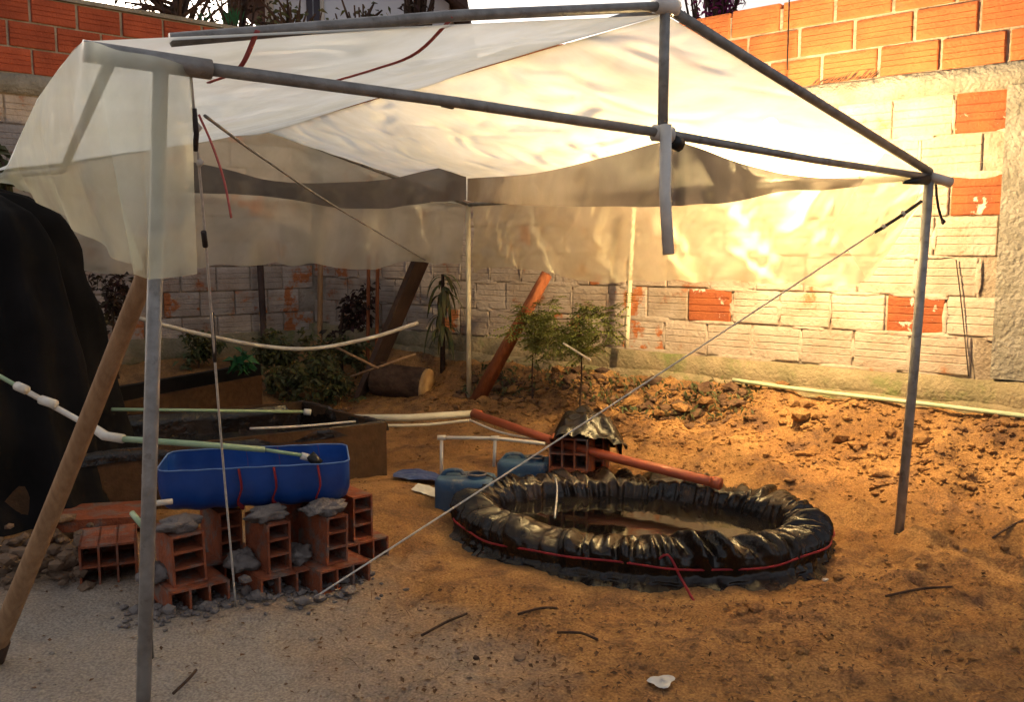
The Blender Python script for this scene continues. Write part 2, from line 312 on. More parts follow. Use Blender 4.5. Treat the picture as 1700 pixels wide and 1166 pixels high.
# ------------------------------------------------------------------ brick walls
def brick_mesh(name, L, H, m, seed, ridges=4, depth=.09):
    rr = random.Random(seed); b = MB(); prof = [(-depth, 0), (-.004, 0), (0, .006)]
    for k in range(ridges):
        z0 = .02+(H-.03)*k/ridges; z1 = .02+(H-.03)*(k+.78)/ridges; zg = .02+(H-.03)*(k+.89)/ridges
        prof += [(rr.uniform(-.001, .001), z0), (rr.uniform(-.001, .001), z1)]
        if k < ridges-1: prof.append((-.0045, zg))
    prof += [(-.005, H), (-depth, H)]
    n = len(prof); x0 = rr.uniform(0, .003); x1 = L-rr.uniform(0, .004)
    for xx, in_ in ((x0, .005), (x0+.005, 0), (x1-.005, 0), (x1, .005)):
        for y, z in prof: b.v.append(Vector((xx, y-(in_ if y > -.05 else 0), z)))
    for s_ in range(3):
        for k in range(n): a = s_*n+k; c = s_*n+(k+1) % n; b.f.append((a, a+n, c+n, c))
    b.f.append(tuple(range(n))); b.f.append(tuple(3*n+k for k in reversed(range(n))))
    return b.mesh(name, m)
BMW = [brick_mesh('brick', .281, .189, M['white'], s) for s in range(3)]
BMS = [brick_mesh('brick', .281, .189, M['white2'], s) for s in range(2)]
BME = [brick_mesh('brick', .281, .189, M['exposed'], s+5) for s in range(2)]
BMO = [brick_mesh('brick', .282, .142, M['orange'], s+9) for s in range(3)]
BMR = [brick_mesh('brick', .290, .162, M['redbrick'], s+14) for s in range(3)]
wr = random.Random(3)
def put_brick(meshes, parent, x, z, jit=.003, name='brick'):
    o = bpy.data.objects.new(name, wr.choice(meshes)); link(o, parent)
    o.location = (x, wr.uniform(-jit, jit), z+wr.uniform(-.002, .002)); o.rotation_euler = (wr.uniform(-.006, .006), wr.uniform(-.007, .007), wr.uniform(-.006, .006)); return o
# right wall, local x runs left along the wall, y out towards the yard
rw = empty('brick_wall', RO, 'long whitewashed ridged brick wall with three raw orange courses on top, running along the right side', 'wall', rz=math.atan2(RD.y, RD.x))
LEN = (CORNER-RO).length
MB().box(((LEN-1.6)/2+.05, -.057, 1.0), (LEN+1.6, .09, 1.99)).build('wall_core', M['whitemortar'], rw)
MB().box(((LEN-1.6)/2+.05, -.060, 2.25), (LEN+1.6, .09, .51)).build('wall_core', M['mortar'], rw)
phase = [.19, .03, .18, .10, .04, .19, .04]
def sx(px):
    u = (px-850)/1500; k = u/cp
    return (RO.x-k*RO.y)/(RD.y*k-RD.x)
for k in range(7):
    x = phase[k]-.29*6
    while x < LEN-.02:
        z = .578+.197*k; mid = x+.14
        big = x > -1.7
        if big and x < LEN-.28 and not (-.47 < mid < -.18):
            exp = (k == 6 and abs(x-(phase[k]-.29)) < .02) or (k == 4 and abs(x-(phase[k]-.29)) < .02) or (k == 1 and abs(x-phase[k]) < .02) or (k == 1 and abs(x-(phase[k]+1.16)) < .02)
            sm = (k == 6 and abs(x-(phase[k]-.29)) < .02) or (k == 0 and wr.random() < .35) or (x > 1.6 and wr.random() < .25)
            o = put_brick(BME if exp else (BMS if sm else BMW), rw, x, z)
            if exp: o['label'] = 'raw orange brick face where the whitewash has come off'
        x += .29
for k in range(3):
    x = (.12, .25, .06)[k]-.297*6
    while x < LEN-.05: put_brick(BMO, rw, x, 2.078+.156*k, .006); x += .297
def smears(parent, n, x0, x1, k0, zb, pitch, ph, m, seed):
    rr = random.Random(seed); b = MB()
    for _ in range(n):
        k = rr.randrange(k0); x = ph[k % len(ph)]+.29*rr.randrange(-5, int(x1/.29)); z = zb+pitch*k
        if x < x0 or x > x1 or -.5 < x < -.12: continue
        if rr.random() < .55: l, h_ = rr.uniform(.05, .20), rr.uniform(.008, .020); cx_, cz = x+rr.uniform(0, .29), z-.006
        else: l, h_ = rr.uniform(.007, .017), rr.uniform(.04, .10); cx_, cz = x-.004, z+.09
        i = len(b.v); b.v.append(Vector((cx_, .009, cz)))
        for q in range(14):
            a = q/14*6.283; k_ = rr.uniform(.65, 1.15); b.v.append(Vector((cx_+math.cos(a)*l*k_, .0015, cz+math.sin(a)*h_*k_)))
        b.f += [(i, i+1+q, i+1+(q+1) % 14) for q in range(14)]
    b.smooth = True; o = b.build('mortar_smears', m, parent); o['kind'] = 'stuff'
smears(rw, 330, -1.5, LEN-.2, 7, .578, .197, phase, M['white'], 5)
def rough_strip(x0, x1, y0, y1, z0, z1, n=90, amp=.008, seed=0):
    b = MB(); rr = random.Random(seed)
    def fn(u, v):
        x = x0+(x1-x0)*u; prof = [(y0, z0), (y1, z0), (y1, z0+(z1-z0)*.5), (y1-.003, z1-.006), (y0, z1)]
        i = min(int(v*4.001), 4); y, z = prof[i]
        k = float(vnoise(np.array([x*9+i*7]), np.array([i*3.3+seed]), seed)[0]-.5)
        return (x, y+(k*amp*2 if 0 < i < 4 else 0), z+(k*amp*1.6 if i in (0, 3, 4) else 0))
    return b.surf(fn, n, 5)
rough_strip(-1.6, LEN+.02, -.09, .006, 1.955, 2.074, amp=.006, seed=2).build('concrete_band', M['concrete'], rw)
rough_strip(-1.6, LEN+.02, -.09, .050, .38, .570, amp=.012, seed=4).build('plinth', M['plinth'], rw)
rough_strip(-1.6, LEN+.02, .04, .085, .30, .455, amp=.016, seed=5).build('plinth_foot', M['plinth'], rw)
MB().box((-.325, -.03, 1.27), (.25, .13, 1.38)).build('pillar', M['concrete'], rw)
for bx_, bs_ in ((.62, 1), (1.3, 2), (2.1, 3), (2.9, 4)): pass
# back wall, local x runs left from the corner
bw = empty('brick_wall', CORNER, 'taller brick wall at the back left, red orange courses above a concrete band', 'wall', rz=math.atan2(-BD.y, -BD.x))
MB().box((2.3, -.057, 1.14), (4.8, .09, 2.27)).build('wall_core', M['whitemortar'], bw)
MB().box((2.3, -.060, 2.60), (4.8, .09, .64)).build('wall_core', M['mortar'], bw)
for k in range(11):
    x = -.15 if k % 2 else 0.0
    while x < 4.3:
        z = 2.250-.197*(k+1)
        if x >= -.01 and z > .2: put_brick(BMS if wr.random() < .25 else BMW, bw, x, z)
        x += .29
for k in range(3):
    x = -.16 if k % 2 else 0.0
    while x < 4.3:
        if x >= -.01: put_brick(BMR, bw, x, 2.400+.174*k, .006)
        x += .304
rough_strip(-.09, 4.7, -.09, .006, 2.256, 2.396, amp=.008, seed=6).build('concrete_band', M['concrete'], bw)
rough_strip(-.09, 4.7, -.09, .05, .25, .52, amp=.02, seed=7).build('plinth', M['plinth'], bw)
MB().box((2.3, -.047, 2.938), (4.8, .12, .03)).build('coping', M['concrete'], bw)
# ------------------------------------------------------------------ greenhouse frame
L_ = at(268, 103, 1.9); R_ = at(1543, 294, 3.59); A_ = at(1104, 10, 2.743)
Rb = at(777, 340, 6.1); Lb = at(-17, 293, 4.65); Ab = at(440, 212, 5.45)
Lx = at(138, 84, 1.815)
gl_ = G(-.78, 1.9)
fr = empty('canopy_frame', (L_.x, L_.y, G(L_.x, L_.y)), 'gabled frame of grey metal pipes holding up the plastic sheet over the pond', 'frame')
def part(mb, name, m, par=fr): return mb.build(name, m, par, local=False)
def footed(px, py, d): p = at(px, py, d); p.z = G(p.x, p.y)-.05; return p
lp = at(238, 1166, 1.86); dirn = (lp-L_); tt = (L_.z+.05-G(lp.x, lp.y))/(L_.z-lp.z); lfoot = L_+dirn*tt
part(MB().tube([lfoot, L_+Vector((0, 0, .01))], .0155, 12), 'post', M['steel'])
rf = at(1490, 914, 3.59); rf.z = G(rf.x, rf.y)-.06; rt = R_.copy()
part(MB().tube([rf, (rf+rt)/2+Vector((.004, 0, 0)), rt], .0185, 12), 'post', M['steel'])
bf = Vector((Rb.x, Rb.y, G(Rb.x, Rb.y)-.05)); part(MB().tube([bf, Rb], .017, 10), 'post', M['pvcbright'])
lbf = Vector((Lb.x, Lb.y, G(Lb.x, Lb.y)-.05)); part(MB().tube([lbf, Lb], .017, 10), 'post', M['steel'])
tdir = (R_-L_).normalized()
part(MB().tube([Lx, L_+tdir*.10], .0215, 12), 'joint_sleeve', M['steel'])
K_ = at(1100, 221, 2.743)
part(MB().tube([L_+tdir*.05, (L_+K_)/2+Vector((0, 0, .004)), K_], .014, 10), 'tie_beam', M['steel'])
part(MB().tube([K_, (K_+R_)/2-Vector((0, 0, .006)), R_], .013, 10), 'tie_beam', M['steel'])
part(MB().tube([at(735, 168, 2.47)+Vector((0, -.0, 0)), at(752, 172, 2.49)], .0155, 10), 'coupling', M['steel'])
part(MB().tube([K_, A_], .0155, 10), 'king_post', M['steel'])
part(MB().tube([K_+Vector((.004, -.033, .02)), at(1104, 325, 2.70), at(1110, 422, 2.68)], .0175, 12), 'hanging_pipe', M['pvcgrey'])
part(MB().tube([K_+Vector((-.03, -.01, 0)), K_+Vector((.03, .01, -.004))], .024, 10), 'pipe_joint', M['pvcgrey'])
part(MB().tube([K_+Vector((.03, .02, -.02)), K_+Vector((.06, .04, -.03))], .022, 8), 'pipe_joint', M['black'])
L1 = at(283, 66, 1.96)
part(MB().tube([L1, (L1+A_)/2+Vector((0, 0, .012)), A_], .0145, 10), 'rafter', M['steel'])
part(MB().tube([A_, (A_+R_)/2+Vector((0, 0, .008)), R_+Vector((0, 0, .02))], .0165, 10), 'rafter', M['steel'])
part(MB().tube([A_+Vector((-.03, -.02, 0)), A_+Vector((.035, .025, 0))], .026, 12), 'pipe_joint', M['pvcgrey'])
part(MB().tube([A_, Ab], .018, 10), 'ridge_beam', M['steel'])
part(MB().tube([R_, Rb], .013, 8), 'eave_beam', M['steel'])
part(MB().tube([Lx+Vector((.04, .04, 0)), (Lx+Lb)/2+Vector((.16, 0, -.10)), Lb], .013, 8), 'eave_beam', M['steel'])
part(MB().tube([Ab, Rb], .013, 8), 'rafter', M['steel']); part(MB().tube([Ab, Lb], .013, 8), 'rafter', M['steel'])
part(MB().tube([Lb+Vector((-.05, .09, 0)), Rb+Vector((-.05, .09, 0))], .013, 8), 'tie_beam', M['steel'])
part(MB().tube([R_+Vector((.0, -.01, .0)), at(1578, 303, 3.6)], .020, 10), 'end_cap', M['pvc'])
part(MB().tube([R_+Vector((-.02, -.02, -.01)), at(1500, 303, 3.50)], [.022, .006], 8), 'pipe_joint', M['black'])
# ------------------------------------------------------------------ plastic sheet over it
sh = empty('plastic_sheet', (0, 3.7, 0), 'milky translucent plastic sheet draped over the pipe frame as roof and short side curtains', 'plastic sheet')
def vn(x, y, s): return float(vnoise(np.array([x]), np.array([y]), s)[0])-.5
def bil(a, b, c, d, u, v): return (a*(1-u)+b*u)*(1-v)+(c*(1-u)+d*u)*v
UP = Vector((0, 0, .022)); DN = Vector((0, 0, -.024))
def eaveL(v):                                            # left eave line, sags midway
    E = [Lx+Vector((0, 0, .018)), at(100, 110, 2.08), at(62, 164, 2.42), at(34, 224, 2.77), at(12, 274, 3.12), Lb+Vector((0, 0, .02))]
    k = v*5; i = min(int(k), 4); return E[i].lerp(E[i+1], k-i)
def roofl(u, v):
    a = eaveL(v); b = A_.lerp(Ab, v)+DN
    if v < .15: a0 = L1+UP; a = a
    p = a.lerp(b, u); edge = math.sin(math.pi*u)*math.sin(math.pi*min(1, v*1.0))
    p.z += -.045*edge + .018*vn(u*4+v*2, v*7, 11)*min(1, v*8)*min(1, u*6) + .006*vn(u*22, v*5, 12)*min(1, v*8)*min(1, 5*(1-u))*min(1, u*6)
    if v < .0001 and False: pass
    return p
def roofr(u, v):
    a = A_.lerp(Ab, v)+DN; b = R_.lerp(Rb, v)+UP; p = a.lerp(b, u)
    p.z += -.05*math.sin(math.pi*u)*math.sin(math.pi*v) + .02*vn(u*4, v*8, 13)*min(1, v*8)*min(1, 5*u)*min(1, 5*(1-u)) + .007*vn(u*20, v*6, 14)*min(1, v*8)*min(1, 5*u)*min(1, 5*(1-u)); return p
part(MB().surf(roofl, 70, 90), 'roof_sheet', M['poly'], sh)
part(MB().surf(roofr, 70, 90), 'roof_sheet', M['poly'], sh)
gdir = (Rb-R_).normalized(); gdir.z = 0; edir = Vector((.818, .576, 0))
def curtr(u, v):                                         # right side
    p = R_.lerp(Rb, u)+UP*.6; drop = .47-.03*math.sin(u*9)+.05*vn(u*6, 0, 15)+.025*vn(u*25, 0, 26)
    if u < .12: drop *= .08+.92*math.sin(u/.12*math.pi/2)**1.2
    out = edir*(.03+.05*v+.04*v*math.sin(u*40+3*v+3*vn(u*8, 1, 16))+.045*v*vn(u*26+v*5, v*4, 17)+.02*vn(u*60-v*7, v*6, 28))
    q = p+out; q.z -= drop*v; return q+gdir*(.02*v)
part(MB().surf(curtr, 240, 26), 'side_curtain', M['polyside'], sh)
def curtb(u, v):
    p = Rb.lerp(Lb, u)+UP*.6; drop = .40+.10*u+.06*vn(u*7, 0, 18)+.03*vn(u*26, 0, 27)
    q = p+gdir*(.03+.04*v+.035*v*math.sin(u*45)+.02*vn(u*25, v*3, 19)); q.z -= drop*v; return q
part(MB().surf(curtb, 150, 16), 'side_curtain', M['polyside'], sh)
def gableb(u, v):
    b_ = Lb.lerp(Rb, u); k = 1-abs(u-.5)*2; t_ = b_.copy(); t_.z += (Ab.z-b_.z)*k if k > 0 else 0
    m_ = Lb.lerp(Rb, .5); t_ += (Vector((Ab.x-m_.x, Ab.y-m_.y, 0)))*k
    p = b_.lerp(t_, v); return p+gdir*(.02+.02*vn(u*12, v*4, 25)+.012*math.sin(u*40+v*3))*1.0
part(MB().surf(gableb, 90, 16), 'gable_sheet', M['polyside'], sh)
CT = [at(318, 112, 1.94), at(262, 94, 1.82), at(200, 84, 1.79), at(139, 70, 1.76), at(100, 112, 2.05), at(62, 166, 2.4), at(34, 226, 2.75), at(12, 276, 3.1), at(-20, 298, 3.5), at(-90, 304, 4.3)]
CB = [at(322, 455, 1.90), at(262, 463, 1.79), at(238, 462, 1.77), at(200, 432, 1.80), at(152, 396, 1.98), at(112, 366, 2.3), at(70, 336, 2.7), at(34, 314, 3.1), at(-16, 303, 3.5), at(-90, 316, 4.3)]
NCL = 150; ct_, cb_ = curve(CT, NCL), curve(CB, NCL)
def curtl(u, v):                                         # left side, wraps the front corner post
    i = int(round(u*NCL)); p = ct_[i].lerp(cb_[i], v); h_ = (ct_[i]-cb_[i]).length
    fold = edir*(.016*v*math.sin(u*46+3*vn(u*9, 0, 20))+.025*vn(u*14, v*2, 21)*v)*(1 if u > .25 else .35)
    return p+edir*-.05*math.sin(math.pi*v)*min(1, max(0, (u-.2)*5))*min(1, h_*1.5)+fold
part(MB().surf(curtl, NCL+1, 24), 'side_curtain', M['polyleft'], sh)
# loose folded flap at the right front corner
def flap(u, v):
    a = at(1480, 240, 3.5).lerp(R_, u*.9); b = at(1380, 372, 3.55).lerp(at(1440, 466, 3.62), u)
    p = a.lerp(b, v); p += Vector((-.02, -.05, 0))*(math.sin(math.pi*v)+.6*math.sin(u*8)*v*.5); p += edir*.05*math.sin(math.pi*v)*u; return p
part(MB().surf(flap, 20, 20), 'folded_flap', M['polyclear'], sh)
# dark strip of shade cloth hung inside along the right eave and the back
sc_ = empty('shade_cloth', (0, 4.5, 0), 'dark grey strip of shade cloth sagging under the plastic along the far eaves', 'shade cloth')
SHIFT = 0
def strip(tops, bots, deps, n, name):
    T = [at(x, y, d-SHIFT) for (x, y), d in zip(tops, deps)]; B = [at(x, y, d-SHIFT-.02) for (x, y), d in zip(bots, deps)]
    ct, cb = curve(T, n), curve(B, n)
    def fn(u, v):
        i = int(round(u*n)); p = ct[i].lerp(cb[i], v); p += Vector((0, .03*math.sin(u*50), 0))*v+Vector((0, .02*vn(u*20, v*3, 22), 0)); return p
    return MB().surf(fn, n+1, 9).build(name, M['shade'], sc_, local=False)
strip([(1452, 297), (1380, 296), (1300, 288), (1220, 268), (1150, 243), (1100, 236), (1000, 262), (880, 289), (776, 296)],
      [(1452, 306), (1380, 315), (1300, 318), (1220, 335), (1150, 340), (1100, 343), (1000, 343), (880, 341), (776, 334)],
      [3.58, 3.46, 3.32, 3.10, 2.93, 2.83, 3.20, 4.05, 5.30], 60, 'cloth_strip')
SHIFT = .60
strip([(774, 270), (700, 285), (640, 298), (560, 303), (500, 304), (440, 298), (380, 282), (315, 268)],
      [(774, 332), (700, 338), (640, 346), (560, 345), (500, 334), (440, 326), (380, 322), (315, 321)],
      [5.9, 5.8, 5.75, 5.65, 5.55, 5.5, 5.4, 5.35], 50, 'cloth_strip')
# red ribbons tied over the pipes
def ribbon(pts, wd, label, m=M['strap']):
    P = curve(pts, 16); b = MB(); b.tube(P, wd, 6, True, .35); return solo(b, 'red_strap', m, label, 'strap', 'red straps tied over the canopy')
def under_left(px, py, lift=-.05):      # point just under the left roof slope along a pixel ray
    r = ray(px, py); n = (A_-Lx).cross(Ab-A_).normalized(); p0 = A_
    t = (p0-Vector((0, 0, CH))).dot(n)/r.dot(n); return Vector((0, 0, CH))+r*t+Vector((0, 0, lift))
ribbon([at(428, 50, 2.045), under_left(395, 76), under_left(345, 102)], .007, 'red strap over the pipe nearest the left corner of the roof')
ribbon([at(752, 28, 2.33), under_left(690, 55), under_left(620, 85), under_left(535, 112)], .008, 'red strap running under the middle of the left roof slope')
ribbon([at(330, 190, 2.02), at(352, 240, 2.03), at(372, 300, 2.04), at(384, 362, 2.05)], .006, 'thin red strap hanging beside the left post')
# ------------------------------------------------------------------ guy ropes
def rope(name, pts, r, m, label, cat='rope', n=30, knots=()):
    b = MB(); P = curve(pts, n); b.tube(P, r, 6)
    for k, kr in knots: p = P[int(k*n)]; b.tube([p-Vector((0, 0, kr)), p+Vector((kr*.4, 0, 0)), p+Vector((0, 0, kr))], [kr*.5, kr, kr*.5], 6)
    return solo(b, name, m, label, cat)
g1 = gp(508, 1004)
rope('guy_rope', [at(1530, 334, 3.56), at(1210, 545, 3.5), at(905, 745, 3.35), g1], .0035, M['rope'], 'long pale guy rope slanting from the right post down to the ground past the pond', knots=((.045, .012), (.09, .010)))
b = MB(); b.tube(curve([at(1530, 334, 3.555), at(1490, 362, 3.552), at(1452, 386, 3.55)], 10), .007, 6)
solo(b, 'twisted_wire', M['darkrope'], 'dark twisted wire knotted round the top of the right guy rope', 'wire')
g2 = gp(392, 1014)
rope('guy_rope', [at(316, 118, 1.94), at(343, 420, 2.15), at(368, 740, 2.55), g2], .0032, M['rope'], 'white guy rope dropping beside the left post to the ground by the brick piers', knots=((.1, .011), (.18, .009)))
tn = empty('rope_tensioner', at(316, 118, 1.93), 'dark hook and sleeves threaded on the left guy rope', 'tensioner')
for nm_, pts_, r_ in (('hook', [at(322, 180, 1.97), at(326, 222, 1.985), at(324, 250, 2.0)], .006), ('sleeve', [at(338, 385, 2.10), at(341, 409, 2.13)], .0065),
                      ('clip', [at(311, 95, 1.93), at(312, 125, 1.935)], .011), ('sleeve', [at(352, 520, 2.27), at(357, 600, 2.36)], .0055)):
    MB().tube(pts_, r_, 8).build(nm_, M['darkrope'], tn, local=False)
rope('cord', [at(340, 192, 2.1), at(440, 265, 2.9), at(560, 345, 4.0), at(706, 432, 5.6)], .004, M['steel'], 'thin grey cord strung diagonally beneath the plastic roof', 'cord')
rope('wire', [at(1553, 300, 3.62), at(1557, 340, 3.63), at(1565, 370, 3.64)], .005, M['darkrope'], 'short dark wire dangling beside the top of the right post', 'wire', knots=((.97, .01),))
# ------------------------------------------------------------------ hanging bulb
BUL = at(1279, 208, 4.21)
br_ = empty('light_bulb', BUL, 'lit bulb hanging on a cord between the plastic roof and the right wall', 'bulb')
def sph(c, r, n=14):
    return MB().surf(lambda u, v: (c[0]+r*math.sin(math.pi*v)*math.cos(2*math.pi*u), c[1]+r*math.sin(math.pi*v)*math.sin(2*math.pi*u), c[2]-r*math.cos(math.pi*v)), n*2, n, True)
sph((0, 0, 0), .034).build('glass', M['bulb'], br_)
MB().tube([(0, 0, .03), (0, 0, .085)], .017, 10).build('socket', M['black'], br_)
wl = RO+RD*sx(1290); MB().tube(curve([(0, 0, .08), (.0, .02, .2), (wl.x-BUL.x, wl.y-BUL.y-.012, .36), Vector((wl.x, wl.y-.012, 2.2))-BUL, Vector((wl.x, wl.y-.01, 2.56))-BUL], 14), .0035, 6).build('cord', M['black'], br_)
pl = bpy.data.lights.new('bulb_light', 'POINT'); pl.energy = BULB_W; pl.color = (1, .69, .31); pl.shadow_soft_size = .036
plo = bpy.data.objects.new('bulb_light', pl); link(plo); plo.location = BUL+Vector((0, 0, -.002))
try: bpy.data.objects['glass'].visible_shadow = True
except Exception: pass
# ------------------------------------------------------------------ props, poles and pipes
def pole(name, a, b, r, m, label, cat='pole', mid=None, n=10, group=None):
    pts = [a, mid, b] if mid is not None else [a, a.lerp(b, .5), b]
    return solo(MB().tube(curve(pts, 8), r if not isinstance(r, tuple) else [r[0]+(r[1]-r[0])*k/8 for k in range(9)], n), name, m, label, cat, group)
pb = gp(-22, 1098); pt = at(262, 405, 1.945); pb.z -= .03
prop = empty('timber_prop', pb, 'round wooden pole leaning against the left post, dark at its foot', 'pole')
MB().tube(curve([pb, pb.lerp(pt, .5)+Vector((.006, 0, .004)), pt], 10), [.029-.009*k/10 for k in range(11)], 14).build('shaft', M['wood'], prop, local=False)
MB().tube([pb-Vector((0, 0, .02)), pb.lerp(pt, .085)], .033, 12).build('sleeve', M['bark'], prop, local=False)
a = gp(786, 664); b_ = at(908, 455, 5.75)
solo(MB().tube([a-Vector((0, 0, .05)), b_], [.052, .038], 4), 'leaning_timber', M['redwood'], 'reddish square timber leaning to the right behind the back corner post', 'timber')
a = gp(604, 655); b_ = at(697, 436, 6.3)
solo(MB().box(a.lerp(b_, .5), (.21, .035, (b_-a).length+.1), mt=(b_-a).to_track_quat('Z', 'Y').to_matrix()), 'leaning_board', M['darkwood'], 'wide dark board leaning to the right against the back wall', 'board')
a = gp(530, 624); pole('bamboo_pole', a-Vector((0, 0, .04)), at(532, 430, a.y), .021, M['wood'], 'pale tan bamboo pole standing among the shrubs by the back wall')
for px, lab in ((611, 'left one of two thin rust brown stakes beside the leaning dark board'), (626, 'right one of two thin rust brown stakes beside the leaning dark board')):
    a = gp(px-1, 612); pole('thin_stake', a-Vector((0, 0, .04)), at(px+1, 425, a.y), .014, M['redwood'], lab, 'stake')
a = gp(440, 592); pole('grey_stake', a-Vector((0, 0, .04)), at(430, 400, a.y), .026, M['darkwood'], 'thick grey stake by the back wall left of the bamboo pole', 'stake')
D = 5.55; pole('cream_pole', at(1040, 578, D), at(1052, 345, D), .015, M['pvcbright'], 'cream pole standing on the wall ledge and lit by the bulb')
solo(MB().tube(curve([at(228, 528, 4.9), at(320, 552, 5.1), at(430, 574, 5.4), at(520, 579, 5.5), at(620, 560, 5.6), at(694, 536, 5.7)], 30), .012, 8), 'bent_hose', M['pvc'], 'white hose bowed in a long shallow curve above the shrubs', 'hose')
for pts, lab in ((((552, 574), (628, 612)), 'thin stick sloping down to the right above the log'), (((582, 626), (690, 588)), 'thin stick rising to the right above the log')):
    solo(MB().tube([at(*pts[0], 5.6), at(*pts[1], 5.5)], .008, 6), 'dry_stick', M['wood'], lab, 'stick')
# sawn log
a = gp(632, 652)+Vector((0, 0, .10)); b_ = at(706, 641, a.y-.1); lg = empty('cut_log', (a.x, a.y, G(a.x, a.y)), 'short thick log lying behind the tank with its pale sawn end to the right', 'log')
ax = (b_-a).normalized()
def logf(u, v):
    an = 2*math.pi*u; q = ax.to_track_quat('Z', 'Y').to_matrix(); r = .125*(1+.14*vn(u*9 if u < 1 else 0, v*3, 31)); p = a.lerp(b_, -.1+1.1*v); return p+q@Vector((math.cos(an)*r, math.sin(an)*r, 0))
MB().surf(logf, 28, 10, True).build('bark', M['bark'], lg, local=False)
q = ax.to_track_quat('Z', 'Y').to_matrix()
b = MB(); b.tube([b_, b_+ax*.025], [.128, .122], 26); b.build('sawn_face', M['cutwood'], lg, local=False)
# cream pipe along the tank, then the terracotta drain pipe to the pond
p1 = at(572, 694, 5.05); p2 = at(786, 687, 5.0)
cpz = empty('drain_pipe', (p2.x, p2.y, G(p2.x, p2.y)), 'cream pipe joined to a terracotta pipe that slopes down into the pond', 'pipe')
MB().tube([p1, p1.lerp(p2, .5)-Vector((0, 0, .012)), p2], .020, 12).build('cream_length', M['pvcbright'], cpz, local=False)
p3 = at(925, 735, 4.40); p4 = at(1195, 804, 3.84)
MB().tube([p2, p2+Vector((.04, -.03, -.004))], .028, 12).build('elbow', M['redpipe'], cpz, local=False)
MB().tube([p2+Vector((.0, -.005, 0)), p3, at(1030, 763, 4.20), p4], .023, 14).build('terracotta_length', M['redpipe'], cpz, local=False)
MB().tube([p4-(p4-p3).normalized()*.035, p4+(p4-p3).normalized()*.004], .027, 14).build('pipe_mouth', M['redpipe'], cpz, local=False)
solo(MB().tube(curve([at(600, 707, 4.95), at(700, 706, 4.95), at(782, 698, 4.95)], 12), .008, 8), 'thin_pipe', M['pvcbright'], 'thin cream pipe lying just below the thick cream pipe', 'pipe')
solo(MB().tube(curve([at(780, 698, 4.9), at(830, 718, 4.75), at(890, 730, 4.6), at(925, 741, 4.5)], 14), .006, 8), 'thin_hose', M['pvc'], 'thin pale hose following under the terracotta pipe', 'hose')
# small pvc stand over the cans
d = 4.25; st = empty('pvc_stand', gp(733, 778), 'white PVC pipe goal-shaped stand over the blue cans', 'stand')
t0 = at(733, 727, d); t1 = at(822, 728, d); t2 = at(905, 737, d)
MB().tube([t0, t1, t2], .0085, 10).build('crossbar', M['pvc'], st, local=False)
for t_, y_ in ((t0, 790), (t1, 775)): MB().tube([t_, at(733 if t_ is t0 else 820, y_, d)], .0085, 10).build('leg', M['pvc'], st, local=False)
for t_ in (t0, t1): MB().tube([t_-Vector((.02, 0, 0)), t_+Vector((.02, 0, 0))], .012, 10).build('pipe_joint', M['pvc'], st, local=False)
# ------------------------------------------------------------------ hollow bricks
def hollow_mesh(w_, h_, l_, cols, rows, m=M['brickterra']):
    b = MB(); t = .0075                                  # holes face -y; origin at bottom centre
    for k in range(cols+1): b.box((-w_/2+t/2+(w_-t)*k/cols, 0, h_/2), (t, l_, h_))
    for k in range(rows+1): b.box((0, 0, t/2+(h_-t)*k/rows), (w_-.003, l_-.004, t))
    b.box((0, l_*.18, h_/2), (w_-.004, .012, h_-.004))  # added plate across the through holes, blocks light so they look dark
    return b.mesh('clay_body', m)
H_small = hollow_mesh(.085, .172, .20, 1, 3); H_base = hollow_mesh(.20, .088, .24, 3, 1); H_big = hollow_mesh(.19, .155, .24, 3, 2)
H_tall = hollow_mesh(.11, .172, .20, 1, 3)
def hollow(mesh, loc, rz, label, tilt=(0, 0), group='hollow clay bricks'):
    o = bpy.data.objects.new('hollow_brick', mesh); link(o); o.location = loc; o.rotation_euler = (tilt[0], tilt[1], rz); return tag(o, label, 'brick', group)
def sackmb(c, sx_, sy_, sz_, seed, rz=0):
    cr, sr = math.cos(rz), math.sin(rz)
    def fn(u, v):
        a = 2*math.pi*u; ph = math.pi*(v-.5); x = math.copysign(abs(math.cos(a))**.7, math.cos(a))*math.cos(ph); y = math.copysign(abs(math.sin(a))**.7, math.sin(a))*math.cos(ph); z = math.sin(ph)
        k = 1+.5*vn(x*2+5+seed, y*2+z*2+seed, 40+seed)+.45*vn(x*5+seed, z*6+y*5, 41)+.25*vn(x*11+seed, z*9+y*12, 42); X_, Y_ = x*sx_*k, y*sy_*k
        return (c[0]+X_*cr-Y_*sr, c[1]+X_*sr+Y_*cr, c[2]+z*sz_*k)
    return MB().surf(fn, 30, 14, True)
ordn = ('left', 'middle', 'right')
RZ = R(38)
piers = [((332, 1012), RZ), ((478, 990), RZ), ((572, 978), RZ+.05)]
tops = []
